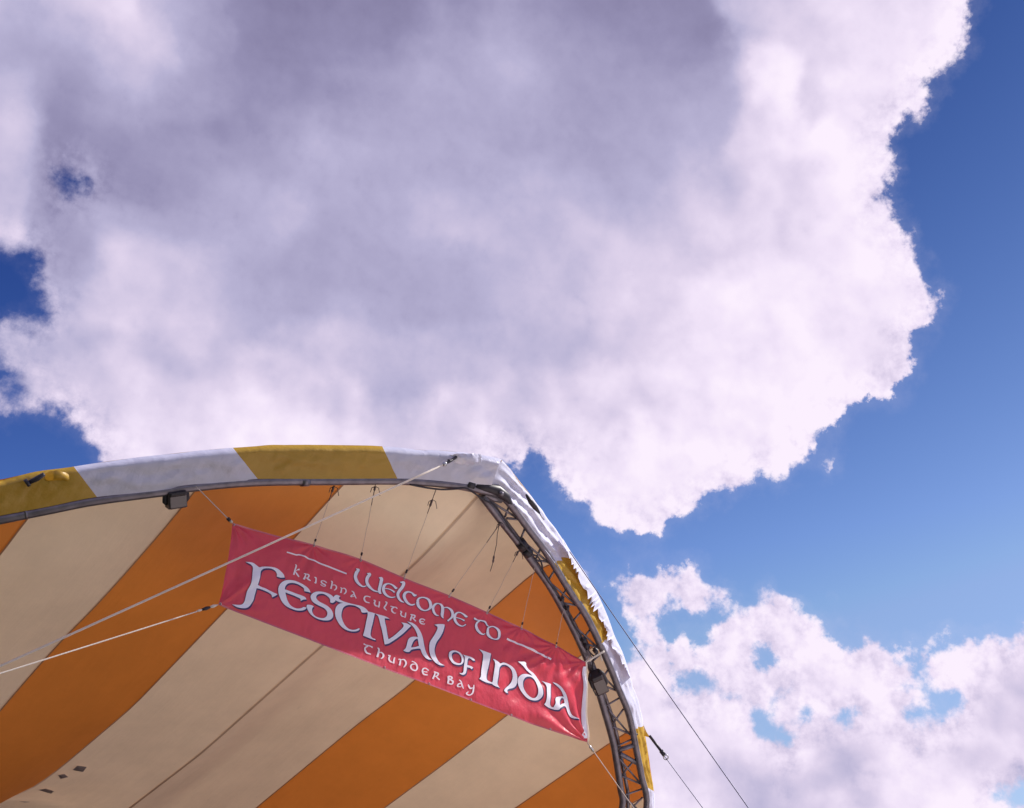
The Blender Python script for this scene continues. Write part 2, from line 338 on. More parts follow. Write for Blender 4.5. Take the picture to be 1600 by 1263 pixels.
M['dcord'] = simple('dark_cord', (0.14, 0.10, 0.10), 0.8, var=0.1, scale=60)
M['wire'] = simple('guy_wire', (0.10, 0.10, 0.17), 0.45, 0.5, var=0.1)
M['seam'] = cloth('seam_tape', (0.42, 0.27, 0.16), (0.8, 0.4, 0.2), 0.2, stain=0, gloss=0.0, wr=0.0)
M['seamp'] = cloth('pale_seam_tape', (0.66, 0.55, 0.44), (0.95, 0.65, 0.45), 0.2, stain=0, gloss=0.0, wr=0.0)
M['zinc'] = simple('zinc_fittings', (0.55, 0.55, 0.58), 0.3, 0.8, var=0.1)
M['patch'] = simple('grey_patch', (0.40, 0.33, 0.32), 0.8, var=0.1)
M['grass'] = simple('grass_ground', (0.055, 0.07, 0.035), 0.95, var=0.3, scale=0.8, bump=0.3)
M['bounce_pale'] = simple('pale_bounce', (0.68, 0.60, 0.55), 0.9, var=0.08, scale=2, bump=0.2)  # pale surface of the ground sheet added for bounce light
M['deck'] = simple('stage_deck_wood', (0.035, 0.03, 0.035), 0.7, var=0.25, scale=3)


# ------------------------------------------------------------------ helpers
def tag(o, label=None, cat=None, group=None, kind=None):
    if label: o['label'] = label
    if cat: o['category'] = cat
    if group: o['group'] = group
    if kind: o['kind'] = kind
    return o


def empty(name, loc=(0, 0, 0)):
    o = bpy.data.objects.new(name, None); o.location = loc; o.empty_display_size = 0.3; col.objects.link(o); return o


def mesh(name, verts, faces, m, parent=None, smooth=True):
    me = bpy.data.meshes.new(name); me.from_pydata([tuple(v) for v in verts], [], faces); me.materials.append(m)
    if smooth: me.polygons.foreach_set('use_smooth', [True] * len(me.polygons))
    me.update()
    o = bpy.data.objects.new(name, me); col.objects.link(o)
    if parent is not None:
        o.parent = parent
        wl = Vector(parent.location); pp = parent.parent
        while pp: wl += Vector(pp.location); pp = pp.parent
        o.location = -wl
    return o


class MB:
    def __init__(s): s.v = []; s.f = []
    def grid(s, rows, closed=False):
        b = len(s.v); nr = len(rows); nc = len(rows[0])
        for r in rows: s.v += [tuple(q) for q in r]
        for i in range(nr - 1):
            for j in range(nc if closed else nc - 1):
                k = (j + 1) % nc
                s.f.append((b + i * nc + j, b + i * nc + k, b + (i + 1) * nc + k, b + (i + 1) * nc + j))
    def tube(s, pts, r, n=8, cap=True):
        pts = [Vector(p) for p in pts]; m = len(pts); rr = r if hasattr(r, '__len__') else [r] * m
        rows = []; up = None
        for i, p in enumerate(pts):
            t = (pts[min(i + 1, m - 1)] - pts[max(i - 1, 0)]).normalized()
            if up is None:
                up = t.orthogonal().normalized()
            up = (up - t * up.dot(t)).normalized(); sd_ = t.cross(up)
            rows.append([p + (up * math.cos(a) + sd_ * math.sin(a)) * rr[i] for a in [2 * math.pi * k / n for k in range(n)]])
        b = len(s.v); s.grid(rows, True)
        if cap:
            s.f.append(tuple(b + k for k in range(n))[::-1]); s.f.append(tuple(b + (m - 1) * n + k for k in range(n)))
    def box(s, c, ax, ay, az, bev=0.0):
        """box with bevelled vertical edges, axes are half-size vectors"""
        c = Vector(c); ax = Vector(ax); ay = Vector(ay); az = Vector(az); e = bev
        prof = [(-1 + e, -1), (1 - e, -1), (1, -1 + e), (1, 1 - e), (1 - e, 1), (-1 + e, 1), (-1, 1 - e), (-1, -1 + e)] if e else [(-1, -1), (1, -1), (1, 1), (-1, 1)]
        b = len(s.v); n = len(prof)
        for z in (-1, 1):
            for (x, y) in prof: s.v.append(tuple(c + ax * x + ay * y + az * z))
        for k in range(n): s.f.append((b + k, b + (k + 1) % n, b + n + (k + 1) % n, b + n + k))
        s.f.append(tuple(b + k for k in range(n))[::-1]); s.f.append(tuple(b + n + k for k in range(n)))
    def build(s, name, m, parent=None, smooth=True):
        return mesh(name, s.v, s.f, m, parent, smooth)


def crom(P, n):
    """Catmull-Rom through tuples"""
    P = np.array(P, float); out = []
    Q = np.vstack([2 * P[0] - P[1], P, 2 * P[-1] - P[-2]])
    for i in range(1, len(Q) - 2):
        for k in range(n):
            t = k / n; a, b, c, d = Q[i - 1], Q[i], Q[i + 1], Q[i + 2]
            out.append(0.5 * (2 * b + (c - a) * t + (2 * a - 5 * b + 4 * c - d) * t * t + (3 * b - a - 3 * c + d) * t ** 3))
    out.append(P[-1]); return np.array(out)


# photo measurements -> points on the real planes of the stage
TILT = 0.626


def ray(x, y): return (CF + CR * ((x - CX) / FPX) - CU * ((y - CY) / FPX)).normalized()
def onarch(x, y, off=0.0):
    """leaning plane of the front arch, off = metres further back"""
    d = ray(x, y); s = (off - (C0.y + (C0.z - 1) * TILT)) / (d.y + d.z * TILT); return C0 + d * s
def onz(x, y, z):
    d = ray(x, y); return C0 + d * ((z - C0.z) / d.z)


NA = Vector((0, -1, -TILT)).normalized()     # arch plane normal, towards the front
def arch(x, z, off=0.0): return Vector((x, off - (z - 1) * TILT, z))


# ------------------------------------------------------------------ ground
g = MB()
for rr in [(0, 6), (6, 20), (20, 80), (80, 400), (400, 3000)]:
    rows = [[(r_ * math.cos(a), r_ * math.sin(a), 0) for a in [2 * math.pi * k / 64 for k in range(64)]] for r_ in (max(rr[0], 0.01), rr[1])]
    g.grid(rows, True)
gr = g.build('ground', M['grass']); tag(gr, 'mown grass field around the stage', kind='structure')
b = MB(); b.grid([[(-0.6 + k * 2.5, y_, 0.004) for k in range(13)] for y_ in (-30, -20, -12, -7, -3.22)]); ap = b.build('bounce_ground', M['bounce_pale'], None, False)  # unseen pale sheet, added to throw sunlight up under the canopy
tag(ap, 'unseen pale sheet added to bounce light in front of the stage', kind='structure')
st = empty('stage_platform', (0, 2.2, 0)); tag(st, 'low timber stage platform under the striped canopy', 'stage')
b = MB(); b.box((0, 1.2, 0.5), (6.2, 0, 0), (0, 4.4, 0), (0, 0, 0.48)); b.build('platform_base', M['steeld'], st, False)
for k in range(20):
    b = MB(); b.box((-6.2 + 0.31 + k * 0.62, 1.2, 1.01), (0.302, 0, 0), (0, 4.42, 0), (0, 0, 0.022)); b.build('deck_board', M['deck'], st, False)

# ------------------------------------------------------------------ canopy edge curves (x, z in the arch plane)
L_IN = [(-20,810),(0,806),(75,792),(150,777),(250,767),(292,758),(375,753),(405,748.5),(530,749),(622,748),(680,751),(730,757),(766,763)]
L_OUT = [(-20,755),(0,750),(60,737),(118,729),(175,720),(250,711),(325,703),(364,700),(442,695.5),(555,696),(597,697.5),(655,703),(705,705),(750,711),(783,718)]
R_IN = [(766,763),(782,767),(797,780),(812,800),(830,825),(850,852),(868,876),(888,907),(905,935),(922,965),(938,995),(950,1022),(963,1052),(975,1080),(987,1107),(993,1135),(999,1162),(1006,1200),(1014,1263)]
R_OUT = [(783,718),(795,730),(808,747),(830,775),(850,803),(873,834),(893,866),(915,898),(932,927),(948,962),(960,995),(972,1020),(982,1050),(992,1080),(1000,1105),(1005,1133),(1010,1160),(1016,1200),(1022,1263)]


def xz(lst): return [(onarch(*q).x, onarch(*q).z) for q in lst]


lin_ = xz(L_IN)[::-1]; lout = xz(L_OUT)[::-1]; rin = [(onarch(x_ - 3.5, y_ + 1.5).x, onarch(x_ - 3.5, y_ + 1.5).z) for x_, y_ in R_IN]; rout = xz(R_OUT)
def ext(lst, gxg, zs=(4.8, 4.3, 3.6, 2.8, 1.9, 0.9, 0.0)):
    """carry the arch down to the ground"""
    x0, z0 = lst[-1]
    out = list(lst)
    for z in zs:
        if z > z0 - 0.25: continue
        t = 1 - (z / z0); out.append((x0 + (gxg - x0) * (1 - (1 - t) ** 1.9), z))
    return out
lin_ = ext(lin_, -6.95); lout = ext(lout, -7.35); rin = ext(rin, 6.95); rout = ext(rout, 7.35)


def resamp(P, fr):
    P = crom(P, 8); d = np.r_[0, np.cumsum(np.hypot(*np.diff(P, axis=0).T))]; d /= d[-1]
    return np.array([[np.interp(f, d, P[:, 0]), np.interp(f, d, P[:, 1])] for f in fr])
def frac_at(P, x):
    P = crom(P, 8); d = np.r_[0, np.cumsum(np.hypot(*np.diff(P, axis=0).T))]; d /= d[-1]
    xs = P[:, 0]
    return float(np.interp(abs(x), np.abs(xs), d))


# stripe seams: x at the outer edge, and x at the inner (truss) edge of the lip
def ox(x, y): return onarch(x, y).x
LSEAM = [(0.18, None), (ox(597,698), ox(621,748)), (ox(364,700), ox(403,748)), (ox(115,730), ox(152,776)), (-5.75, -5.5), (-6.8, -6.4)]
RSEAM = [(0.18, None), (2.06, ox(868,876)), (3.55, ox(941,1001)), (5.08, ox(993,1134)), (6.05, 5.8), (6.9, 6.5)]
SEAMPX = {'L': [[(745,778),(660,870),(480,1029),(315,1176),(204,1261)], [(538,754),(460,840),(354,951),(207,1104),(90,1203),(50,1232),(0,1251)],
  [(303,767),(270,810),(192,900),(137,960),(114,981),(60,1040),(0,1110)], [(45,805),(0,868)]],
 'R': [[(745,778),(660,870),(480,1029),(315,1176),(204,1261)], [(838,890),(760,958),(640,1070),(560,1130),(400,1262)],
  [(923,1011),(911,1020),(791,1118),(691,1195),(600,1262)], [(983,1141),(956,1158),(860,1224),(808,1260)]]}
EDGE = {'L': 0.09, 'R': 0.52}
def eoff(side, f):
    t = min(1, f / 0.05); return 0.09 + (EDGE[side] - 0.09) * t * t * (3 - 2 * t)
def toward(P, off):
    """the point of the sight line through P that lies off metres behind the arch plane"""
    d = P - C0; return C0 + d * ((off - (C0.y + (C0.z - 1) * TILT)) / (d.y + d.z * TILT))
def edgept(side, f): return toward(arch(*resamp_c(side, f)), eoff(side, f))


def drop_table(side, k):
    e = edgept(side, FR[side][k])
    if k >= 4: return e, ([0, .4, 7.5], {4: [0, .15, 3.0], 5: [0, .06, 1.5], 6: [0, 0, 0]}[k])
    dy, dz = [0.0], [0.0]
    for q in SEAMPX[side][k]:
        r_ = ray(*q); p = C0 + r_ * ((e.x - C0.x) / r_.x)
        if p.y - e.y > dy[-1] + .12: dy.append(p.y - e.y); dz.append(max(e.z - p.z, dz[-1] + .01))
    sl_ = (dz[-1] - dz[-2]) / (dy[-1] - dy[-2])
    if k == 3 and side == 'L': sl_ = .52
    while dy[-1] < 7.5: dy.append(dy[-1] + .8); dz.append(dz[-1] + .8 * sl_); sl_ *= .93
    # smooth
    xs = np.linspace(0, 7.5, 61); ys = np.interp(xs, dy, dz); yy = ys.copy()
    for _ in range(3): yy[1:-1] = (yy[:-2] + yy[1:-1] * 2 + yy[2:]) / 4
    yy[:8] = ys[:8] * np.linspace(1, 0, 8) + yy[:8] * np.linspace(0, 1, 8)
    return e, (xs, yy)


TAB = {}
def roofpt(side, P, xcol, fracs, u, dy):
    """u = seam coordinate 0..6, dy = metres behind the edge"""
    i = min(int(u), 5); t = u - i
    f = fracs[i] + (fracs[i + 1] - fracs[i]) * t
    e = edgept(side, f)
    d = []
    for k in range(max(i - 1, 0), min(i + 3, 7)):
        if (side, k) not in TAB: TAB[(side, k)] = drop_table(side, k)[1]
        d.append((k, float(np.interp(dy, *TAB[(side, k)]))))
    dd = dict(d); a, b_ = dd[i], dd[i + 1]
    m0 = (b_ - dd[i - 1]) / 2 if i - 1 in dd and i > 1 else (b_ - a); m1 = (dd[i + 2] - a) / 2 if i + 2 in dd else (b_ - a)
    D_ = a * (2 * t ** 3 - 3 * t * t + 1) + m0 * (t ** 3 - 2 * t * t + t) + b_ * (-2 * t ** 3 + 3 * t * t) + m1 * (t ** 3 - t * t)
    return Vector((e.x, e.y + dy, max(e.z - D_, 0.0)))


OUTC = {}
for sd_, P in (('L', lout), ('R', rout)):
    Q = crom(P, 10); d = np.r_[0, np.cumsum(np.hypot(*np.diff(Q, axis=0).T))]; OUTC[sd_] = (Q, d / d[-1])
def resamp_c(side, f):
    Q, d = OUTC[side]; return (float(np.interp(f, d, Q[:, 0])), float(np.interp(f, d, Q[:, 1])))


canopy = empty('stage_canopy', (0, 0.6, 0))
tag(canopy, 'striped orange and cream vaulted canopy of an outdoor stage on a grey truss arch', 'stage canopy')
FR = {'L': [frac_at(lout, s[0]) for s in LSEAM] + [1.0], 'R': [frac_at(rout, s[0]) for s in RSEAM] + [1.0]}
FR['L'][0] = FR['R'][0] = 0.0
STRIPE = ['white', 'yellow', 'white', 'yellow', 'white', 'yellow']
NB = 34
for side in 'LR':
    sgn = -1 if side == 'L' else 1
    for k in range(6):
        rows = []
        na = 14
        for a in range(na + 1):
            u = k + a / na
            u = min(u, 5.9999)
            row = []
            for q in range(NB + 1):
                dy = 7.5 * (q / NB) ** 1.25
                p = roofpt(side, None, None, FR[side], u, dy)
                sag = 0.035 * math.sin(math.pi * (a / na)) * min(1, dy / 1.5)
                row.append(p - Vector((0, 0, sag if p.z > 0.2 else 0)))
            z7 = row[-1]
            for zz in (0.66, 0.33, 0.0):
                row.append(Vector((z7.x, z7.y + 0.5 * (1 - zz), z7.z * zz)))
            rows.append(row)
        b = MB(); b.grid(rows)
        o = b.build('fabric_panel', M[STRIPE[k]], canopy)
        tag(o, ('yellow orange' if STRIPE[k] == 'yellow' else 'cream white') + ' roof stripe')
    # seam tapes on the underside
    for k in range(0 if side == 'L' else 1, 6):
        wd = 0.011 if k else 0.020
        rows = []
        for q in range(NB + 1):
            dy = 7.5 * (q / NB) ** 1.25
            c = roofpt(side, None, None, FR[side], float(k), dy); c2 = roofpt(side, None, None, FR[side], k + 0.05, dy)
            c3 = roofpt(side, None, None, FR[side], max(k - 0.05, 0), dy)
            t = (c2 - c3); t = t.normalized()
            if k == 0: t = Vector((-1, 0, 0))
            rows.append([c - t * wd - Vector((0, 0.004, 0.010)), c + t * wd - Vector((0, 0.004, 0.010))])
        b = MB(); b.grid(rows); b.build('seam_tape', M['seamp' if k == 0 else 'seam'], canopy)


b = MB(); rows = [[(-6 + k * .1, 3.3 + .06 * math.sin(k * 1.3), z_) for z_ in (1.05, 2.6)] for k in range(121)]; b.grid(rows)
o = b.build('added_rear_blocker', M['black']); tag(o, 'added unseen black curtain at the rear of the stage', 'blocker')  # black sheet added out of view to darken the canopy interior

for (xa, ya, xb, yb, zt, lab) in ((-5.4, -2.2, -5.4, 3.1, 3.8, 'added unseen black side curtain along the left wing of the stage'), (-5.3, 0.9, -3.1, 1.1, 2.9, 'added unseen black sheet standing across the left wing of the stage')):
    n_ = 60; dv = Vector((xb - xa, yb - ya, 0)); nv = Vector((-dv.y, dv.x, 0)).normalized()
    rows = [[Vector((xa, ya, 0)) + dv * (k / n_) + nv * .05 * math.sin(k * 1.7) + Vector((0, 0, z_)) for z_ in (1.04, zt)] for k in range(n_ + 1)]
    b = MB(); b.grid(rows); o = b.build('added_side_blocker', M['black']); tag(o, lab, 'blocker')  # black sheets added out of frame to cut light on the left underside

def roof_at(x, y, side='L', k=0):
    """surface point of a roof panel seen through pixel (x, y)"""
    best = None; u0, u1, d0, d1 = k, k + .999, 0.2, 7.4
    for _ in range(4):
        for u_ in np.linspace(u0, u1, 9):
            for q_ in np.linspace(d0, d1, 15):
                P_ = roofpt(side, None, None, FR[side], float(u_), float(q_)); v_ = P_ - C0; w2 = v_.dot(CF)
                e_ = math.hypot(CX + FPX * v_.dot(CR) / w2 - x, CY - FPX * v_.dot(CU) / w2 - y)
                if best is None or e_ < best[0]: best = (e_, u_, q_, P_)
        du, dq = (u1 - u0) / 6, (d1 - d0) / 10
        u0, u1 = max(k, best[1] - du), min(k + .999, best[1] + du); d0, d1 = max(.1, best[2] - dq), min(7.4, best[2] + dq)
    return best[3]
for quad in (((114,1200),(121,1193),(136,1195),(130,1203)), ((91,1208),(101,1206),(107,1211),(95,1214)), ((60,1231),(72,1229),(85,1233),(80,1237)), ((30,1251),(40,1249),(48,1253),(38,1256))):
    C4 = [roof_at(*q) - Vector((0, .01, .03)) for q in quad]; cc = sum(C4, Vector()) / 4
    mesh('patch', C4 + [cc - Vector((0, .004, .012))], [(0, 1, 4), (1, 2, 4), (2, 3, 4), (3, 0, 4)], M['patch'], canopy, False)

# ------------------------------------------------------------------ lip (fabric wrapped round the arch)
def hsh(a, b=0.0, c=0.0): return noise.noise(Vector((a, b, c)))


def lip_strip(side, f0o, f1o, f0i, f1i, m, name, n, label):
    Po = lout if side == 'L' else rout; Pi = lin_ if side == 'L' else rin
    fo = np.linspace(f0o, f1o, n + 1); fi = np.linspace(f0i, f1i, n + 1)
    O = resamp(Po, fo); I = resamp(Pi, fi)
    rows = []; ns = 16
    for a in range(n + 1):
        o = arch(*O[a]); i = arch(*I[a]); e = o - i; w = e.length; er = e.normalized()
        row = []
        pos = fo[a] * 12.0
        for q in range(ns + 1):
            s = q / ns
            eo = eoff(side, fo[a])
            if side == 'R':
                back = -0.05 + (eo + 0.05) * (s ** 1.5)
            else:
                ph = max(0, (s - .84) / .16); back = -0.05 - 0.02 * math.sin(s * 3) * (1 - ph) + (eo + 0.05) * (1 - math.cos(ph * math.pi / 2))
            p = toward(i + e * s, back)
            if side == 'R':
                amp = min(1, pos * 2) * (0.3 + 0.7 * math.sin(min(1, s * 1.4) * math.pi * .5))
                ph_ = s * 17 - pos * 3.2 + hsh(pos * 1.5, 3) * 4; wv = 0.065 * (1 - 2 * abs(math.sin(ph_ / 2))) * max(.25, 1 - pos * .22) + 0.04 * hsh(pos * 4, s * 5, 1.5) + 0.03 * hsh(pos * 11 + s * 8, s * 4, 7)
                fade = 1 - 0.75 * max(0, (s - .8) / .2)
                p += NA * wv * amp * fade
                if s > .9: p += er * 0.012 * hsh(pos * 5, 9)
            else:
                p += NA * (0.03 * hsh(pos * 2.2, s * 3, 4) + 0.018 * hsh(pos * 6 + s * 5, s * 2, 2) + 0.012 * hsh(pos * 22 + s * 12, s * 5, 2)) * math.sin(math.pi * min(1, s * 1.15) )
                if s > .9: p += er * 0.010 * hsh(pos * 3, 5)
            row.append(p)
        # join to the roof sheet behind
        row.append(toward(o, eoff(side, fo[a])) + Vector((0, 0.05, -0.03)))
        rows.append(row)
    b = MB(); b.grid(rows)
    ob = b.build(name, m, canopy)
    if label: ob['label'] = label
    return ob


for side, SE, PI_, PO_ in (('L', LSEAM, lin_, lout), ('R', RSEAM, rin, rout)):
    fo = [0.0] + [frac_at(PO_, s[0]) for s in SE[1:]] + [1.0]
    fi = [0.0] + [frac_at(PI_, s[1]) for s in SE[1:]] + [1.0]
    for k in range(6):
        lip_strip(side, fo[k], fo[k + 1], fi[k], fi[k + 1], M['whitelip' if STRIPE[k] == 'white' else 'yellowlip'], 'lip_panel', 50, ('mustard' if STRIPE[k] != 'white' else 'white') + ' stripe of the edge lip')

# white edge flap with a ragged rim, laid over the right limb
fl0, fl1 = frac_at(rout, 1.75), frac_at(rout, 4.3)
rows = []
for a in range(181):
    f = fl0 + (fl1 - fl0) * a / 180
    o = toward(edgept('R', f), 0); tg = (toward(edgept('R', f + .003), 0) - o).normalized(); er = tg.cross(NA).normalized()
    if er.x < 0: er = -er
    q = a / 180; env = math.sin(math.pi * min(1, q * 2.2) * .5) * math.sin(math.pi * min(1, (1 - q) * 3) * .5)
    saw = ((a * 0.10 + 3.2 * hsh(a * .035, 2)) % 1.0) ** 1.2 * (0.4 + hsh(a * .031, 8) + .5)
    wdt = (0.07 + 0.05 * (1 - q) + 0.085 * saw + 0.03 * hsh(a * .15, 1)) * env
    if q > .72: wdt *= 1.0
    row = []
    for k in range(9):
        s = k / 8
        cr_ = 0.03 * math.sin(s * 9 + a * .35) + 0.05 * hsh(a * .12, s * 4, 3)
        row.append(toward(o + er * 0.010 - er * wdt * s, .46 - .40 * s ** .6 - s * (.05 * saw + cr_)))
    rows.append(row)
b = MB(); b.grid(rows); ob = b.build('edge_flap', M['whitelip'], canopy); ob['label'] = 'white edge flap with a ragged rim'

# ------------------------------------------------------------------ truss arch
truss = empty('arch_truss'); truss.parent = canopy; truss.location = -Vector(canopy.location)
TUBE = [(-20,816),(0,811),(75,796),(150,781.5),(250,768.5),(300,761),(400,752.5),(530,751),(630,751),(705,757),(740,763),(774,770)]
tl = xz(TUBE)[::-1]; tl = ext(tl, -6.9)
OC = [(774,770),(787,777),(807,801),(826,827),(853,863),(887,918.5),(915,961),(937,1006),(954.5,1046),(968,1080),(983,1118),(994.5,1174),(1002,1212),(1010,1262)]
IC = [(757,773),(786,811),(812,844),(836,877),(860,910),(880,944),(904,990),(921,1028),(931,1051),(943,1091),(958,1143),(965,1174),(973.5,1231),(976,1262)]
toc = ext(xz(OC), 6.85); tic = ext(xz(IC), 6.35)
OFF = 0.0
def arc3(P, n, off=0.0): return [arch(q[0], q[1], off) for q in crom(P, n)]
b = MB(); b.tube(arc3(tl, 5), 0.056, 10); b.build('chord', M['steel'], truss)
b = MB(); b.tube(arc3(toc, 5), 0.05, 10); b.build('chord', M['steel'], truss)
b = MB(); b.tube(arc3(tic, 5, 0.05), 0.052, 10); b.build('chord', M['steel'], truss)
# upper chord of the left limb, inside the lip, and its lattice
tlu = []
for q in np.linspace(0.0, 0.97, 40):
    c_ = resamp(tl, [q])[0]; c2 = resamp(tl, [min(q + .01, 1)])[0] - resamp(tl, [max(q - .01, 0)])[0]; c2 /= np.hypot(*c2)
    nn = np.array([c2[1], -c2[0]]); nn = nn if nn[1] > 0 or (abs(nn[1]) < .3 and nn[0] < 0) else -nn
    tlu.append((c_[0] + nn[0] * .20, c_[1] + nn[1] * .20))
b = MB(); b.tube([arch(*q, 0.22) for q in tlu], 0.035, 8); b.build('chord', M['steel'], truss)
for k in range(39):
    a0 = resamp(tl, [k / 39])[0] if k % 2 == 0 else tlu[k]; a1 = tlu[k + 1] if k % 2 == 0 else resamp(tl, [(k + 1) / 39])[0]
    b = MB(); b.tube([arch(*a0, 0.02 if k % 2 == 0 else .22), arch(*a1, .22 if k % 2 == 0 else .02)], 0.017, 6); b.build('brace', M['steel'], truss)
# rear chord of the right limb
rearc = []
for q in np.linspace(0.02, 1, 30):
    a_, c_ = resamp(toc, [q])[0], resamp(tic, [q])[0]; rearc.append(((a_[0] + c_[0]) / 2, (a_[1] + c_[1]) / 2))
b = MB(); b.tube([arch(*q, 0.13) for q in rearc], 0.030, 8); b.build('chord', M['steel'], truss)
BR = [((764,782),(812,812)),((796,790),(789,808)),((792,810),(824,813)),((820,826),(813,844)),((822,850),(858,880)),((845,856),(836,877)),((838,876),(856,878)),
 ((868,889),(857,906)),((862,913),(899,944)),((886,919),(878,932)),((882,943),(901,946)),((908,956),(894,972)),((899,980),(936,1014)),((922,984),(912,997)),((918,1007),(935,1012)),
 ((941,1020),(922,1037)),((927,1041),(965,1080)),((951,1045),(940,1063)),((941,1071),(965,1080)),((969,1090),(947,1103)),((951,1109),(984,1148)),((974,1108),(957,1132)),
 ((958,1136),(984,1147)),((988,1155),(964,1166)),((968,1186),(1002,1226)),((990,1189),(971,1212)),((972,1213),(1001,1225)),((1003,1233),(975,1243)),((975,1245),(995,1264)),((1004,1246),(988,1262))]
for j, (p, q) in enumerate(BR):
    b = MB(); b.tube([onarch(*p, 0.02), onarch(*q, 0.04)], 0.016, 6); b.build('brace', M['steel'], truss)
for (p, q) in (((992,1164),(967,1172)), ((969,1178),(996,1193))):
    b = MB(); b.tube([onarch(*p, 0.0), onarch(*q, 0.03)], 0.036, 8); b.build('joint_plate', M['steel'], truss)
fo0, fi0 = frac_at(toc, onarch(1010, 1262).x), frac_at(tic, onarch(976, 1262).x)
nb = 22
for k in range(nb):
    fa = fo0 + (1 - fo0) * k / nb; fb = fi0 + (1 - fi0) * (k + 1) / nb
    if k % 2: fa, fb = fo0 + (1 - fo0) * (k + 1) / nb, fi0 + (1 - fi0) * k / nb
    b = MB(); b.tube([arch(*resamp(toc, [fa])[0], .01), arch(*resamp(tic, [fb])[0], .05)], 0.016, 6); b.build('brace', M['steel'], truss)
# sleeve over the lower splice
for P_, c_ in ((OC, (1174,)), (IC, (1174,))):
    pass
# corner knuckle: bent plate, bolt, rounded end of the lower truss
b = MB(); b.tube([onarch(742, 759, -.02), onarch(760, 762, -.02), onarch(776, 766, -.02), onarch(790, 776, -.02), onarch(798, 788, -.02)], [0.040, 0.060, 0.072, 0.062, 0.03], 10); b.build('knuckle_plate', M['black'], truss)
b = MB(); c_ = onarch(777, 768, -.02); b.tube([c_, c_ + NA * 0.11], 0.028, 12); b.build('bolt', M['steel'], truss)
b = MB(); b.tube([onarch(783, 781, .03), onarch(768, 778, .03), onarch(757, 772, .04), onarch(755, 778, .05), onarch(764, 787, .05)], 0.046, 10); b.build('end_hook', M['steel'], truss)
b = MB(); b.tube([onarch(728, 756, 0), onarch(738, 759, 0)], 0.064, 10); b.build('collar', M['steeld'], truss)
b = MB(); b.tube([onarch(470, 752.2, 0), onarch(482, 752, 0)], 0.0605, 10); b.build('collar', M['steel'], truss)
b = MB(); b.tube([onarch(37, 802.5, 0), onarch(41, 801.7, 0)], 0.061, 10); b.build('collar', M['steel'], truss)
for p, q, r_ in (((812,847),(818,855),.075), ((820,858),(826,866),.07), ((911,1000),(917,1012),.05)):
    b = MB(); b.tube([onarch(*p, 0.03), onarch(*q, 0.03)], r_, 10); b.build('clamp', M['black'], truss)
for p, q in (((985,1143),(996,1148)),):
    b = MB(); b.tube([onarch(*p, 0.02), onarch(*q, 0.0)], 0.014, 6); b.build('lacing_bracket', M['steeld'], truss)
# base shoes
for x_ in (-6.92, 6.6):
    b = MB(); b.box((x_, 0.62, 0.03), (0.4, 0, 0), (0, 0.25, 0), (0, 0, 0.03), 0.2); b.build('base_plate', M['steeld'], truss, False)

# dark slit in the white edge, built as a solid black strip
b = MB(); pA = [onarch(822, 773, -.12), onarch(829, 784, -.13), onarch(836, 793, -.13), onarch(843, 802, -.12)]
b.tube(pA, [0.012, 0.034, 0.034, 0.014], 8); ob = b.build('strap_or_slit', M['black'], canopy); ob['label'] = 'black strip for the dark slit in the white edge'
b = MB(); b.tube([onarch(843, 802, -.13), onarch(846, 807, -.14), onarch(850, 812, -.13)], 0.010, 6); b.build('strap_hook', M['zinc'], canopy)
# small dark patches low on the rear of the cream stripe
def roof_hit(x, y):
    d = ray(x, y); best = None
    for side in 'LR':
        pass
    return None

# ------------------------------------------------------------------ banner
TL, TR = onz(363, 818, 5.76), onz(914, 1035, 5.76)
bn = Vector((-(TR - TL).y, (TR - TL).x, 0)).normalized()      # points away from the camera
def onb(x, y, k=0.0):
    d = ray(x, y); s = (TL - C0 + bn * k).dot(bn) / d.dot(bn); return C0 + d * s
def wrinkle(x, y):
    """forward displacement of the vinyl, metres"""
    w = 0.0
    # radial folds from the lower right corner
    dx, dy = 917 - x, 1160 - y; r = math.hypot(dx, dy); an = math.atan2(dy, dx)
    w += 0.024 * math.exp(-r / 130) * min(1, r / 12) * math.sin(an * 17 + 1.5 * hsh(r * .02, 1)) 
    w += 0.030 * math.exp(-((an - 0.62) / 0.16) ** 2) * math.exp(-r / 60) * min(1, r / 10)
    # folds fanning from the top right corner and last ties
    for (cx_, cy_, A, L_, fq) in ((868, 1010, .013, 80, 15), (914, 1035, .011, 70, 13), (815, 980, .009, 60, 13), (760, 957, .006, 50, 11), (702, 931, .005, 50, 11), (563, 874, .006, 60, 9), (489, 852, .010, 70, 9), (363, 818, .010, 70, 11), (341, 945, .012, 90, 13)):
        ex, ey = x - cx_, y - cy_; r2 = math.hypot(ex, ey); a2 = math.atan2(ey, ex)
        w += A * math.exp(-r2 / L_) * min(1, r2 / 12) * math.sin(a2 * fq + hsh(r2 * .03, 4) * 2)
    # long pleats down the right third
    k = 1 / (1 + math.exp(-(x - 740) / 40.0))
    w += 0.010 * k * math.sin((x - (y - 1000) * 0.55) / 6.5 + 2.2 * hsh(x * .012, y * .012, 5)) * (0.5 + hsh(x * .02, y * .02, 9))
    # folds from the lower left corner and the first tie
    ex, ey = x - 341, y - 945; r3 = math.hypot(ex, ey); a3 = math.atan2(-ey, ex)
    w += 0.050 * math.exp(-((a3 - 0.62) / 0.13) ** 2) * math.exp(-r3 / 170) * min(1, r3 / 15)
    w += 0.022 * math.exp(-((a3 - 0.12) / 0.10) ** 2) * math.exp(-r3 / 110) * min(1, r3 / 15)
    w += 0.010 * hsh(x * .015, y * .02, 2) + 0.0035 * hsh(x * .09, y * .09, 3)
    # lower hem rolls a little towards the viewer in the middle
    return w
def bp(x, y, off=0.0): return onb(x, y) - bn * (wrinkle(x, y) + off)


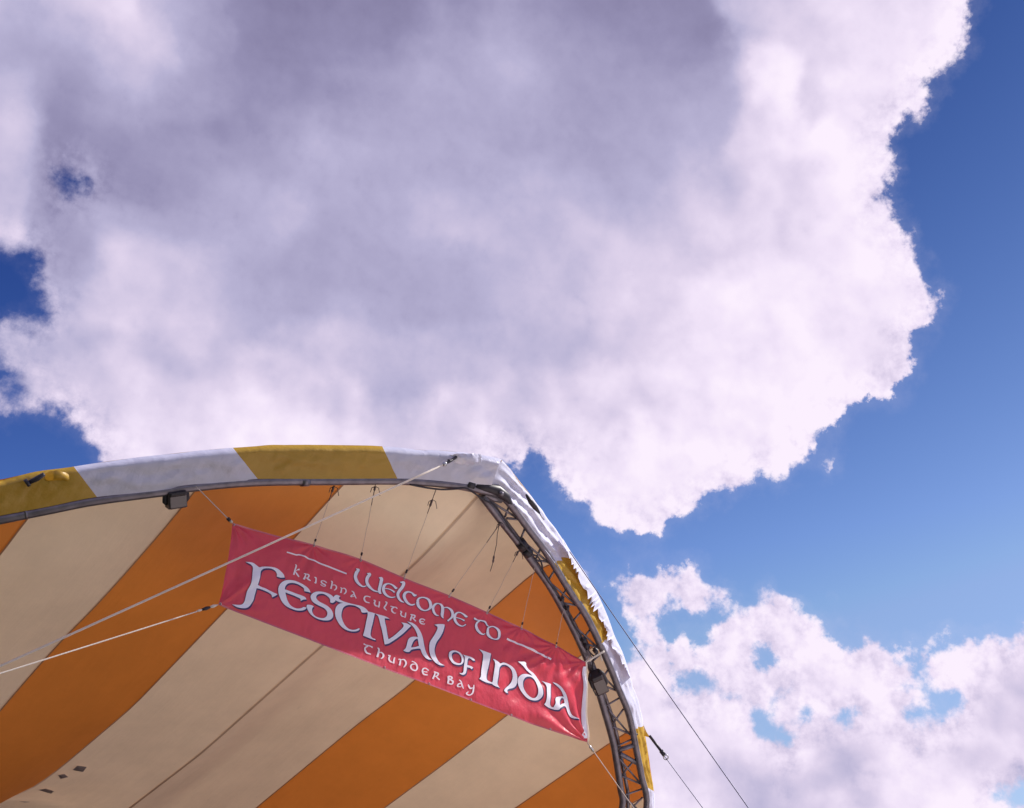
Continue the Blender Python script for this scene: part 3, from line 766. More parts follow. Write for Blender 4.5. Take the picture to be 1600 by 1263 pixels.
banner = empty('festival_banner', tuple((TL + TR) / 2))
tag(banner, 'red vinyl banner with white uncial lettering strung under the canopy arch', 'banner')
top = crom([(363,818),(425,835.5),(490,852),(563,874),(632,903.5),(702,931),(762,957.5),(815,981.5),(868,1009),(914,1035)], 20)
bot = crom([(341,945),(400,968),(470,995),(540,1022),(600,1045),(670,1070),(735,1095),(798,1119),(860,1141),(917,1160)], 20)
def samp(P, f):
    d = np.r_[0, np.cumsum(np.hypot(*np.diff(P, axis=0).T))]; d /= d[-1]
    return np.array([np.interp(f, d, P[:, 0]), np.interp(f, d, P[:, 1])])
def pq(u, v):
    a, b_ = samp(top, u), samp(bot, u); p = a + (b_ - a) * v
    p[0] += -2.0 * math.sin(math.pi * v) * max(0, u - .97) / .03 + 2.5 * math.sin(math.pi * v) * max(0, .03 - u) / .03
    return p
NU, NV = 420, 96
rows = []
for j in range(NV + 1):
    rows.append([bp(*pq(i / NU, j / NV)) for i in range(NU + 1)])
b = MB(); b.grid(rows); b.build('banner_sheet', M['banner'], banner)
for P_ in (top, bot):
    s_ = 1 if P_ is top else -1
    rows = []
    for q in range(101):
        a = samp(P_, q / 100); rows.append([bp(a[0], a[1] - 0.2 * s_, 0.006), bp(a[0], a[1] + 2.0 * s_, 0.005)])
    b = MB(); b.grid(rows); b.build('hem', M['hem'], banner)
b = MB(); b.tube([bp(914.5 + 2.8 * t + 0.6 * math.sin(t * 9) * 0 - 1.6 * math.sin(math.pi * t), 1035 + 125 * t, 0.012) for t in [k / 30 for k in range(31)]], 0.011, 8); b.build('edge_cord', M['rope'], banner)
rows = [[bp(909.5 + 1.5 * t * 4 * (1 - t) * 0.2, 1042 + 112 * t, 0.009), bp(912 + 1.2 * t, 1042 + 112 * t, 0.026), bp(914.2 + 2.2 * t - 1.6 * math.sin(math.pi * t), 1042 + 112 * t, 0.010)] for t in [k / 20 for k in range(21)]]
b = MB(); b.grid(rows); b.build('hem', M['print'], banner)
for q in [(489,853),(563,876),(631,904.5),(701,932.5),(760,958.5),(814,983),(867,1011),(600,1043.5),(670,1068.5),(735,1093.5),(798,1117.5),(860,1139.5),(364.5,820.5),(343.5,944)]:
    b = MB(); c_ = bp(q[0], q[1], 0.006)
    ring = [c_ + CR * 0.011 * math.cos(a) + CU * 0.011 * math.sin(a) for a in [2 * math.pi * k / 10 for k in range(11)]]
    b.tube(ring, 0.005, 6, False); b.build('grommet', M['zinc'], banner)


# ---- lettering traced from the banner
def T(pts, ox_, oy_, s): return [(ox_ + p[0] / s, oy_ + p[1] / s) + ((p[2] / s,) if len(p) > 2 else ()) for p in pts]
Z1 = (360, 860, 10); Z2 = (480, 900, 10); Z3 = (560, 960, 10); Z4 = (680, 1000, 10); Z5 = (780, 1020, 10); Z6 = (530, 870, 10); Z7 = (640, 910, 10); Z8 = (440, 860, 13.333)
BIG = [
 (Z1, [(220,185),(300,190),(350,205),(390,235),(435,270),(480,262),(560,262),(640,270),(720,295),(780,340),(820,385),(835,430),(780,432),(710,412),(715,385),(700,350),(670,320),(620,295),(560,288),(500,295),(460,325),(445,370),(435,440),(425,500),(412,545),(470,575),(540,600),(610,635),(670,665),(725,690),(690,715),(635,740),(630,705),(605,675),(560,650),(500,625),(440,605),(395,598),(380,650),(360,720),(340,790),(310,850),(270,890),(220,908),(150,905),(80,885),(15,848),(90,855),(150,855),(190,835),(210,790),(225,730),(250,640),(280,560),(300,480),(320,390),(335,300),(330,260),(300,225),(260,205)], None),
 (Z1, [(1240,665),(1225,625),(1190,580),(1130,535),(1060,500),(980,475),(900,468),(830,480),(780,515),(750,560),(738,620),(745,690),(770,760),(810,825),(870,880),(940,915),(1020,940),(1100,945),(1160,925),(1180,895),(1130,890),(1100,905),(1040,912),(980,895),(930,860),(890,800),(865,730),(850,660),(900,680),(970,705),(1040,735),(1085,760),(1090,795),(1130,775),(1180,770),(1160,735),(1110,710),(1040,685),(960,655),(890,630),(840,612),(845,580),(865,545),(900,520),(960,512),(1030,525),(1090,555),(1140,595),(1145,640),(1190,650)], None),
 (Z2, [(435,395),(415,350),(370,305),(300,270),(220,250),(140,248),(80,270),(45,310),(45,350),(70,400),(120,440),(190,475),(250,505),(290,545),(305,590),(290,635),(250,660),(190,660),(130,640),(85,600),(65,550),(70,510),(95,480),(60,460),(0,452),(-20,470),(-15,500),(10,560),(60,620),(130,665),(200,690),(270,700),(340,692),(385,660),(398,610),(380,550),(340,500),(290,460),(220,425),(160,390),(130,345),(140,305),(180,285),(240,285),(300,315),(340,355),(350,385),(345,415),(390,425)], None),
 (Z2, [(510,320),(460,300),(420,310),(398,345),(430,380),(490,410),(560,425),(500,435),(450,475),(428,540),(432,620),(460,700),(510,775),(580,835),(660,865),(740,870),(790,855),(812,830),(790,822),(750,840),(690,845),(630,820),(580,770),(545,700),(528,620),(540,540),(570,485),(630,458),(700,460),(760,480),(820,520),(845,575),(935,572),(940,555),(900,510),(830,472),(740,450),(640,425),(560,400),(500,370),(485,345)], None),
 (Z2, [(930,556),(1000,573),(1050,588),(1045,610),(1035,650),(1020,720),(1000,800),(985,880),(985,930),(1010,970),(1060,990),(1058,1008),(1000,990),(940,965),(862,935),(878,880),(897,800),(915,700),(932,620)], None),
 (Z3, [(245,-12),(330,10),(420,38),(480,75),(430,68),(402,65),(410,130),(425,200),(440,290),(458,390),(470,388),(540,340),(610,280),(670,225),(695,190),(690,160),(660,130),(730,140),(780,160),(815,185),(770,225),(690,300),(600,370),(520,425),(460,460),(400,475),(390,420),(375,330),(355,240),(330,140),(310,60),(290,20)], None),
 (Z3, [(750,115),(820,130),(880,165),(930,220),(970,290),(1000,380),(1015,470),(1030,550),(1055,620),(1090,680),(1135,712),(1080,710),(1030,680),(985,620),(960,560),(945,540),(870,545),(810,560),(780,590),(730,590),(685,568),(725,530),(745,470),(760,410),(790,370),(850,352),(920,360),(900,290),(870,230),(830,180),(790,145)], [(905,385),(870,400),(840,440),(820,490),(812,520),(870,515),(935,495),(925,440),(915,390)]),
 (Z3, [(1180,165),(1240,155),(1330,158),(1340,180),(1330,230),(1310,290),(1270,360),(1220,430),(1190,500),(1178,570),(1190,640),(1220,710),(1260,760),(1310,790),(1335,802),(1270,800),(1210,775),(1160,730),(1120,670),(1100,600),(1095,520),(1110,440),(1150,370),(1190,310),(1220,250),(1230,210),(1215,185)], None),
 (Z4, [(200,230),(215,190),(260,168),(320,172),(380,200),(420,250),(435,310),(425,360),(390,390),(330,392),(270,370),(225,320),(202,270)], [(245,235),(262,205),(300,192),(345,205),(380,240),(400,290),(400,340),(375,368),(330,362),(285,335),(255,290)]),
 (Z4, [(420,230),(460,245),(500,255),(550,270),(595,300),(610,328),(570,322),(545,300),(510,285),(495,310),(490,360),(490,395),(540,410),(582,432),(560,462),(530,440),(485,430),(480,480),(465,525),(430,548),(390,540),(365,518),(410,520),(430,490),(435,430),(445,360),(450,300),(445,260)], None),
 (Z4, [(675,145),(730,168),(800,198),(858,215),(845,280),(830,400),(812,500),(800,600),(820,640),(885,668),(880,690),(800,670),(740,645),(680,608),(708,570),(715,480),(728,380),(737,280),(733,225),(705,180)], None),
 (Z4, [(885,300),(930,310),(980,345),(1010,370),(1060,355),(1120,375),(1190,420),(1240,490),(1270,570),(1280,640),(1265,710),(1225,750),(1160,765),(1125,785),(1130,830),(1100,825),(1070,795),(1090,760),(1140,720),(1185,670),(1205,600),(1195,520),(1165,450),(1110,400),(1050,390),(1005,420),(985,480),(975,560),(962,640),(965,700),(1000,750),(930,725),(880,690),(890,640),(900,560),(915,460),(925,380),(915,335)], None),
 (Z5, [(275,140),(330,145),(385,145),(410,170),(405,190),(430,230),(480,280),(540,330),(600,390),(645,470),(665,560),(665,650),(640,710),(590,745),(520,745),(440,715),(370,650),(320,570),(290,480),(290,400),(320,355),(370,335),(440,340),(510,365),(470,320),(400,260),(330,200)], [(375,420),(362,470),(370,540),(400,610),(450,670),(510,708),(560,705),(590,660),(600,590),(590,510),(560,440),(510,395),(450,375),(400,388)]),
 (Z5, [(670,440),(730,465),(805,490),(798,570),(788,660),(780,750),(790,815),(820,850),(880,860),(870,895),(800,870),(740,840),(695,810),(715,770),(722,680),(725,590),(728,530),(710,485)], None),
 (Z5, [(830,462),(890,480),(945,520),(990,580),(1030,660),(1060,750),(1085,850),(1110,930),(1150,990),(1230,1035),(1170,1030),(1110,1000),(1070,940),(1045,870),(1020,840),(985,840),(940,865),(915,895),(860,890),(830,870),(850,835),(870,780),(870,730),(900,695),(970,685),(1000,690),(975,620),(940,560),(890,510)], [(965,715),(940,760),(935,820),(975,800),(1015,790),(1005,730),(985,710)]),
]
WEL = [
 (Z6, [(262,188,8),(300,205,30),(270,250,50),(252,310,48),(268,380,45),(310,435,35),(370,468,18),(425,455,14)]),
 (Z6, [(435,262,8),(475,275,40),(440,330,50),(430,390,48),(450,440,44),(490,490,34),(540,530,24),(600,550,16)]),
 (Z6, [(615,330,10),(655,345,50),(648,400,50),(635,460,48),(622,520,46),(630,560,40),(655,580,8)]),
 (Z6, [(905,490,10),(880,490,35),(850,460,28),(800,430,18),(745,425,22),(700,455,40),(685,510,44),(705,570,40),(750,615,30),(810,638,18),(870,630,12)]),
 (Z6, [(700,495,12),(780,510,14),(840,540,22),(862,560,24)]),
 (Z6, [(945,400,8),(1000,410,48),(985,470,48),(940,530,46),(912,590,44),(925,650,40),(960,695,26),(1005,718,8)]),
 (Z6, [(1205,600,12),(1170,605,36),(1130,565,22),(1075,550,26),(1025,575,42),(1010,630,46),(1040,700,40),(1090,745,28),(1140,755,20),(1180,740,14)]),
 (Z6, [(1220,700,44),(1240,655,28),(1300,638,18),(1370,660,30),(1415,720,42),(1425,780,44),(1390,825,26),(1330,842,18),(1270,815,32),(1230,760,44),(1220,700,44)]),
 (Z7, [(445,330,10),(395,345,30),(360,400,38),(370,460,36),(410,510,24),(450,525,8)]),
 (Z7, [(430,330,10),(480,350,28),(510,390,44),(510,450,44),(500,520,42),(520,565,8)]),
 (Z7, [(520,400,14),(580,395,18),(640,430,32),(665,490,38),(655,545,34),(620,580,24),(590,605,26)]),
 (Z7, [(895,540,10),(870,535,30),(830,500,22),(780,475,16),(730,480,24),(700,520,38),(700,580,40),(735,640,32),(780,675,22),(830,685,14),(875,660,16)]),
 (Z7, [(715,550,10),(790,570,12),(855,600,22)]),
 (Z7, [(1000,560,20),(1020,575,30),(1060,595,16),(1120,600,18),(1175,625,28),(1200,670,22),(1225,690,8)]),
 (Z7, [(1090,610,14),(1050,630,28),(1032,680,40),(1055,750,38),(1100,800,28),(1150,815,14),(1175,800,12)]),
 (Z7, [(1210,770,38),(1220,715,26),(1275,695,16),(1340,720,28),(1385,775,36),(1395,840,38),(1370,885,24),(1310,888,16),(1255,855,30),(1220,810,38),(1210,770,38)]),
]
KRI = [(Z8, s) for s in [
 [(265,300,12),(285,330,30),(262,420,32),(240,515,38)],[(365,400,36),(310,415,14),(270,450,12)],[(275,450,16),(310,500,32),(355,555,26)],
 [(455,490,16),(490,500,22),(475,560,30),(455,610,40)],[(480,500,12),(530,505,20),(555,535,30),(530,575,22),(490,580,12)],[(510,580,16),(545,610,30),(590,640,14)],
 [(670,565,14),(705,580,30),(705,630,30),(695,690,36)],[(665,675,12),(700,690,20)],
 [(935,680,22),(900,650,20),(850,635,16),(820,655,26),(850,695,28),(900,720,26),(900,745,20),(860,750,14),(805,715,20)],
 [(1025,640,14),(1045,665,28),(1030,740,28),(1015,805,34)],[(1035,735,12),(1090,725,16),(1130,765,28),(1115,815,26),(1080,835,12)],
 [(1215,780,14),(1240,795,22),(1235,850,28),(1225,890,34)],[(1240,800,10),(1300,795,18),(1335,840,28),(1325,885,28),(1290,915,14)],
 [(1450,850,12),(1490,880,24),(1510,940,28),(1545,1005,16)],[(1490,920,14),(1450,945,28),(1430,975,26)],[(1435,975,14),(1500,965,12)]]]
KRI += [(Z6, s) for s in [
 [(485,635,14),(440,620,14),(400,625,22),(385,660,26),(410,705,22),(470,725,12)],[(535,680,16),(560,690,18),(545,725,24),(560,765,20),(600,775,12)],[(625,700,18),(620,750,22),(610,795,24)],
 [(715,705,12),(740,720,20),(720,765,22),(700,800,22),(735,840,10)],[(795,775,16),(830,785,14),(880,795,16),(900,815,14)],[(850,795,12),(815,815,22),(820,855,24),(855,885,14),(880,880,10)],
 [(945,850,14),(970,865,18),(955,895,22),(975,930,18),(1010,940,12)],[(1035,875,16),(1030,920,22),(1020,955,22)],
 [(1105,905,14),(1130,915,20),(1115,960,24),(1105,1000,26)],[(1130,905,12),(1175,925,24),(1165,955,20),(1130,960,12)],[(1145,965,14),(1190,1010,20)],
 [(1335,995,18),(1300,975,14),(1265,980,20),(1250,1010,24),(1275,1045,20),(1320,1055,14),(1335,1045,8)],[(1260,1010,10),(1315,1020,16)]]]
THU = [(Z3, s) for s in [
 [(80,460,20),(110,480,14),(170,495,16),(220,520,22)],[(150,500,14),(105,520,24),(100,560,28),(130,605,24),(190,625,12)],
 [(295,525,14),(315,550,26),(305,610,28),(290,670,32)],[(310,600,12),(355,600,18),(385,640,28),(375,675,24),(345,695,12)],
 [(460,645,20),(490,650,16),(470,690,26),(490,735,22),(530,755,12)],[(560,675,20),(550,720,26),(545,770,26)],
 [(620,705,20),(650,710,16),(645,760,26),(635,800,28)],[(650,715,10),(705,710,18),(735,755,26),(725,800,24),(700,830,12)],
 [(825,735,14),(870,755,16),(905,800,26),(910,850,26),(880,880,20),(830,860,20),(810,820,26),(830,785,20),(880,780,10)],
 [(1090,880,18),(1040,845,16),(1000,860,24),(995,900,26),(1020,940,22),(1080,950,12)],[(1005,895,10),(1070,905,16)],
 [(1170,900,14),(1190,910,20),(1180,960,26),(1160,1010,28)],[(1185,900,12),(1240,930,26),(1220,965,20),(1190,970,12)],[(1205,970,14),(1265,1025,20)]]]
THU += [(Z4, s) for s in [
 [(200,565,30),(205,620,30),(195,680,26)],[(200,565,12),(245,580,24),(255,605,20),(215,615,12)],[(215,615,12),(270,650,28),(255,690,20),(190,680,12)],
 [(365,625,12),(395,650,18),(410,710,24),(435,765,12)],[(395,680,12),(360,690,22),(345,725,22),(400,735,10)],
 [(505,700,14),(520,730,24),(540,760,20),(575,750,14)],[(595,705,12),(590,760,22),(575,830,24),(530,865,16),(480,840,22),(510,810,10)]]]
RULES = [(Z8, [(85,45,28),(230,85,28),(290,100,26),(390,105,28),(600,190,30),(900,320,32),(1100,395,33),(1345,492,34)]), ((0, 0, 1), [(791,998.5,2.9),(805,1004,2.9),(820,1010.5,2.9),(840,1020.2,3.0),(861,1030.5,3.1)])]


def smooth_poly(P, n=3):
    """round the traced outline slightly, keeping its sharp corners"""
    P = [np.array(p, float) for p in P]; out = []; m = len(P)
    for i in range(m):
        a, b_, c, d = P[i - 1], P[i], P[(i + 1) % m], P[(i + 2) % m]
        def sharp(u, v, w):
            e, f = v - u, w - v; return (e @ f) / (np.hypot(*e) * np.hypot(*f) + 1e-9) < 0.35
        ta = (c - b_) * .5 if sharp(a, b_, c) else (c - a) * .5
        tb = (c - b_) * .5 if sharp(b_, c, d) else (d - b_) * .5
        for k in range(n):
            t = k / n
            out.append(b_ * (2 * t ** 3 - 3 * t * t + 1) + ta * (t ** 3 - 2 * t * t + t) + c * (-2 * t ** 3 + 3 * t * t) + tb * (t ** 3 - t * t))
    return out


def refine(loops, L_=4.0):
    flat = [p for lp in loops for p in lp]
    tri = tessellate_polygon([[Vector((p[0], p[1], 0)) for p in lp] for lp in loops])
    bm = bmesh.new(); vs = [bm.verts.new((p[0], p[1], 0)) for p in flat]
    for t in tri:
        try: bm.faces.new([vs[i] for i in t])
        except ValueError: pass
    for _ in range(3):
        ed = [e for e in bm.edges if e.calc_length() > L_]
        if not ed: break
        bmesh.ops.subdivide_edges(bm, edges=ed, cuts=1); bmesh.ops.triangulate(bm, faces=bm.faces[:])
    bm.verts.index_update(); V_ = [(v.co.x, v.co.y) for v in bm.verts]; F_ = [tuple(v.index for v in f.verts) for f in bm.faces]; bm.free(); return V_, F_


def fill(b, ref, off, dx=0.0, dy=0.0):
    base = len(b.v)
    b.v += [tuple(bp(p[0] + dx, p[1] + dy, off)) for p in ref[0]]
    b.f += [tuple(base + i for i in t) for t in ref[1]]


def ribbon(b, S_, off, grow=0.0, dx=0.0, dy=0.0):
    Q = crom(S_, 5) if len(S_) > 2 else np.array([np.array(S_[0]) + (np.array(S_[1]) - np.array(S_[0])) * t_ / 6 for t_ in range(7)])
    if len(S_) > 6 and S_[-1][0] - S_[0][0] > 60: Q = crom(S_, 16)
    Q = np.array(Q, float)
    rows = []
    m = len(Q)
    for i in range(m):
        t = Q[min(i + 1, m - 1)][:2] - Q[max(i - 1, 0)][:2]; t = t / (np.hypot(*t) + 1e-9); nn = np.array([-t[1], t[0]])
        h = Q[i][2] / 2 + grow; c = Q[i][:2] + np.array([dx, dy])
        if i == 0: c = c - t * grow
        if i == m - 1: c = c + t * grow
        rows.append([bp(*(c - nn * h), off), bp(*c, off), bp(*(c + nn * h), off)])
    b.grid(rows)


bsh, bwh = MB(), MB()
for j, (Zt, P_, H_) in enumerate(BIG):
    lo = [smooth_poly(T(P_, *Zt))] + ([smooth_poly(T(H_, *Zt))] if H_ else [])
    lo = refine(lo)
    for k_, (dx, dy) in enumerate(((0.5, 0.9), (1.0, 1.8), (1.5, 2.5), (-0.35, -0.2))):
        fill(bsh, lo, 0.0045 + j * 0.00008 + k_ * 0.0005, dx, dy)
    fill(bwh, lo, 0.0088 + j * 0.00012)
bsh.build('letter_shadow', M['navy'], banner, False); bwh.build('lettering', M['print'], banner, False)
bsh, bwh = MB(), MB()
for j, (Zt, s_) in enumerate(WEL):
    q = T(s_, *Zt); ribbon(bsh, q, 0.0045 + j * 0.0001, 0.55, 0.15, 0.35); ribbon(bwh, q, 0.0078 + j * 0.0001, 0.05)
bsh.build('letter_shadow', M['navy'], banner, False); bwh.build('lettering', M['print'], banner, False)
for line in (KRI, THU):
    bwh = MB()
    for j, (Zt, s_) in enumerate(line): ribbon(bwh, T(s_, *Zt), 0.0055 + j * 0.0001, 0.05)
    bwh.build('lettering', M['print2'], banner, False)
for Zt, s_ in RULES:
    bwh = MB(); ribbon(bwh, T(s_, *Zt), 0.0065); bwh.build('printed_rule', M['print2'], banner, False)


# ------------------------------------------------------------------ cords between the arch and the banner
def cord(name, pts, r, m, label, cat, group=None, extras=(), n=6):
    root = empty(name, tuple(pts[-1])); tag(root, label, cat, group)
    b = MB(); b.tube(pts, r, n); b.build('cord_line' if r < .008 else 'rope_line', m, root)
    for (nm, p, q, rr, mm) in extras:
        b = MB()
        if p is q or (Vector(p) - Vector(q)).length < 1e-4:
            q = Vector(p) + Vector((0, 0, 0.01))
        p, q = Vector(p), Vector(q); mdl = (p + q) / 2
        b.tube([p, p * .75 + q * .25, mdl, p * .25 + q * .75, q], [rr * .45, rr, rr * .8, rr, rr * .45], 8); b.build(nm, mm, root)
    return root
def sag(a, c, s=0.0, n=14, jit=0.0, seed=0):
    out = []
    for k in range(n + 1):
        t = k / n; p = Vector(a).lerp(Vector(c), t); p.z -= s * 4 * t * (1 - t)
        if 0 < k < n and jit: p += Vector((hsh(k * .7, seed), hsh(k * .7, seed + 3), 0)) * jit
        out.append(p)
    return out
GC = 'cords holding the banner'
cord('banner_cord', sag(onarch(306, 760, -.06), bp(363, 818), .0), .0055, M['cord'], 'pale cord from the tube beside the brown lamp to the upper left banner corner', 'cord', GC,
     [('toggle', onarch(306, 760, -.02).lerp(bp(363, 818), .85), onarch(306, 760, -.02).lerp(bp(363, 818), .93), .022, M['black']), ('hook', onarch(306, 760, -.02).lerp(bp(363, 818), .92), bp(362.5, 817), .017, M['rope'])])
tie = [((523,756),(489,852),'dark knotted cord tied where the orange stripe meets the cream at the beam', [((522,760),(519,770)),]),
       ((587,756),(563,875),'cord with a black knot hanging above the W of the banner', [((586,760),(583,767)),]),
       ((682,763),(631,904),'long thin cord tied left of the corner joint with a loose bow halfway', [((676,781),(673,792)),]),
       ((783,816),(701,932),'thin cord slanting from the upper end of the lattice leg', [((782,817),(780,822)),]),
       ((817,848),(760,958),'cord knotted twice hanging from the black clamp on the lattice leg', [((804,861),(800,869)),]),
       ((836,884),(814,982),'straight pale cord crossing the orange stripe above the end of the word to', []),
       ((881,950),(867,1010),'last short cord to the banner where the sunlight begins', [])]
for (a, c, lab, kn) in tie:
    A_ = onarch(*a, 0.0); B_ = bp(*c, 0.004)
    def at(p):
        t = (Vector((p[1], 0, 0)).x - a[1]) / (c[1] - a[1]); q = A_.lerp(B_, t); return q
    ex = [('knot', at(p) , at(q), .015, M['dcord']) for p, q in kn]
    ex += [('toggle', A_.lerp(B_, .90), A_.lerp(B_, .945), .014, M['black']), ('hook', A_.lerp(B_, .95), B_, .010, M['cord'])]
    r_ = cord('banner_cord', sag(A_, B_, 0, 10, .008, a[0]), .0034, M['cord'], lab, 'cord', GC, ex)
    if kn:
        for s_ in (-1, 1):
            k0 = at(kn[0][0]); b = MB(); b.tube([k0, k0 + CR * .04 * s_ - CU * .02, k0 + CR * .055 * s_ - CU * (.09 + .02 * s_)], .0045, 5); b.build('loose_end', M['dcord'], r_)
    if a[0] in (523, 587, 682, 817, 783):
        b = MB(); b.tube([A_, A_.lerp(B_, .12), A_.lerp(B_, .28)], .0055, 6); b.build('tie_tail', M['dcord'], r_)
A_ = onarch(780, 820, 0.05); pts = [A_] + [onarch(x, y, 0.06) for x, y in ((777,835),(776,850),(772,868),(770,880),(766,893))]
cord('loose_cord', pts, .0055, M['dcord'], 'slack cord end dangling free below the upper lattice leg', 'cord', None, [('knot', pts[3], pts[4], .014, M['dcord'])])
A_, B_ = onarch(944, 1018, -.07), bp(914, 1035)
cord('corner_tie', sag(A_, B_, .0), .016, M['rope'], 'white rope tying the upper right banner corner to the lattice leg', 'rope', None, [('knot', onarch(919, 1032, -.08), onarch(924, 1028, -.08), .034, M['rope']), ('tie_tail', onarch(938, 1023, -.05), onarch(941, 1033, -.05), .014, M['rope'])])
A_, B_ = bp(917.5, 1161), onarch(1006, 1285, -.25)
cord('lower_tie', sag(A_, B_, 0), .007, M['cord'], 'pale cord from the lower right banner corner down past the lattice leg', 'cord', None, [('shackle', A_.lerp(B_, .03), A_.lerp(B_, .10), .020, M['zinc'])])
# ---- guy ropes
def ground_on(a, c, ext_):
    """ground point on the straight continuation of a seen line"""
    x = c[0] + (c[0] - a[0]) * ext_; y = c[1] + (c[1] - a[1]) * ext_; return x, y
A_ = onarch(716, 712, -.06); P2 = onarch(692, 726.5, -.22)
def line_to_ground(A3, q, dist):
    """straight rope from A3 seen through pixel q, ending at the ground: choose depth so it lands dist metres from the camera foot"""
    d = ray(*q); best = None
    for s in np.linspace(2, 40, 800):
        p = C0 + d * float(s); v = p - A3
        if v.z >= -0.02: continue
        t = -A3.z / v.z; gpt = A3 + v * t
        if t < 1: continue
        e = abs((gpt - C0).length - dist)
        if best is None or e < best[0]: best = (e, gpt)
    return best[1]
G1 = line_to_ground(P2, (0, 1037), 12.5)
guy = empty('guy_rope', tuple(G1)); tag(guy, 'thick white guy rope from the arch corner shackle, crossing in front of the banner', 'guy rope', 'white ropes running to the lower left')
b = MB(); b.tube(sag(P2, G1, 0.03, 30), 0.0115, 8); b.build('rope_line', M['rope'], guy)
b = MB(); b.tube([A_, A_.lerp(P2, .5) + Vector((0, 0, -.01)), P2], 0.017, 8); b.build('strap', M['black'], guy)
for t0, t1, rr, mm in ((.80, 1.0, .034, 'zinc'), (.55, .66, .026, 'black'), (.0, .15, .028, 'zinc')):
    p, q = A_.lerp(P2, t0), A_.lerp(P2, t1); b = MB(); b.tube([p, (p + q) / 2, q], [rr * .5, rr, rr * .5], 8); b.build('shackle', M[mm], guy)
b = MB(); b.tube([G1 + Vector((0, 0, .25)), G1 + Vector((0, 0, 0.0)), G1 - Vector((0, 0, .3))], [.02, .02, .005], 8); b.build('stake', M['steeld'], guy)
A_ = bp(340.5, 945.3); G2 = line_to_ground(A_, (0, 1049), 10.5)
guy = empty('guy_rope', tuple(G2)); tag(guy, 'thinner white rope from the lower left banner corner to the lower left', 'guy rope', 'white ropes running to the lower left')
b = MB(); b.tube(sag(A_, G2, 0.03, 30), [0.0060 + .003 * (k / 30) for k in range(31)], 8); b.build('rope_line', M['rope'], guy)
v = (G2 - A_).normalized()
for t0, t1, rr, mm in ((.02, .10, .017, 'rope'), (.10, .20, .020, 'black'), (.20, .26, .013, 'rope')):
    p, q = A_ + v * t0, A_ + v * t1; b = MB(); b.tube([p, (p + q) / 2, q], [rr * .6, rr, rr * .6], 8); b.build('shackle', M[mm], guy)
b = MB(); b.tube([G2 + Vector((0, 0, .25)), G2, G2 - Vector((0, 0, .3))], [.02, .02, .005], 8); b.build('stake', M['steeld'], guy)

def guy_right(p0, p1, off, lab, strap):
    A = onarch(*p0, off)
    d = ray(*p1); best = None
    for s in np.linspace(8, 60, 1500):        # rope slopes down to the right of the stage at about 50 degrees
        p = C0 + d * float(s); v = p - A
        if v.z >= -.05: continue
        h = math.hypot(v.x, v.y); e = abs(math.degrees(math.atan2(-v.z, h)) - 52)
        if v.x < 0: continue
        if best is None or e < best[0]: best = (e, A + v * (A.z / -v.z))
    G = best[1]
    r = empty('guy_wire', tuple(G)); tag(r, lab, 'guy wire', 'dark guy wires right of the stage')
    b = MB(); b.tube(sag(A, G, 0.05, 20), .0062, 6); b.build('wire_line', M['wire'], r)
    if strap:
        v = (G - A).normalized()
        b = MB(); b.tube([A, A + v * .33], .022, 8); b.build('strap', M['black'], r)
        b = MB(); c_ = A + v * .40; b.tube([c_ + (CR * math.cos(a) + CU * math.sin(a)) * .035 for a in [2 * math.pi * k / 12 for k in range(13)]], .010, 6, False); b.build('shackle', M['zinc'], r)
        b = MB(); b.tube([A + v * .28, A + v * .36], .034, 8); b.build('buckle', M['black'], r)
    b = MB(); b.tube([G + Vector((0, 0, .25)), G, G - Vector((0, 0, .3))], [.02, .02, .005], 8); b.build('stake', M['steeld'], r)
guy_right((890, 862), (1175, 1263), .05, 'long dark guy wire leaving the upper white edge of the canopy against the blue sky', False)
guy_right((1015, 1150), (1101, 1263), -.02, 'dark guy wire with a black strap and ring leaving the yellow tab of the canopy', True)
# yellow tab
b = MB(); rows = []
for k in range(5):
    t = k / 4; c_ = onarch(1005 + 10 * t, 1131 + 19 * t + 3 * math.sin(t * 3), -.03)
    c2 = onarch(1004 + 10 * t + 2, 1150 + 3 * t, .02); rows.append([c_, c_.lerp(c2, .5) + NA * .02, c2])
b.grid(rows); ob = b.build('webbing_tab', M['yellowlip'], canopy); ob['label'] = 'yellow tab where the guy wire is sewn on'

# gathered fabric at the upper left strap
rows = []
for a in range(15):
    t = a / 14; row = []
    for q in range(9):
        s = q / 8; x = 60 + 55 * t; y = 744 - 14 * math.sin(math.pi * min(1, t * 1.15) * .95) * (1 - s) + 14 * s + 1.5 * hsh(t * 6, s * 4)
        row.append(onarch(x, y, 0.02) + NA * (0.03 + 0.11 * math.sin(math.pi * t) * math.sin(math.pi * min(1, .25 + s)) + .02 * hsh(t * 9, s * 3, 1)))
    rows.append(row)
b = MB(); b.grid(rows); ob = b.build('gathered_pocket', M['yellowlip'], canopy); ob['label'] = 'mustard pocket gathered round the left strap'
b = MB(); b.tube([onarch(69, 741, -.16), onarch(58, 748, -.14), onarch(44, 755, -.13)], [.02, .026, .02], 8); b.build('strap_or_slit', M['black'], canopy)
b = MB(); b.tube([onarch(45, 753, -.14), onarch(40, 756, -.14)], .04, 8); b.build('strap_hook', M['black'], canopy)
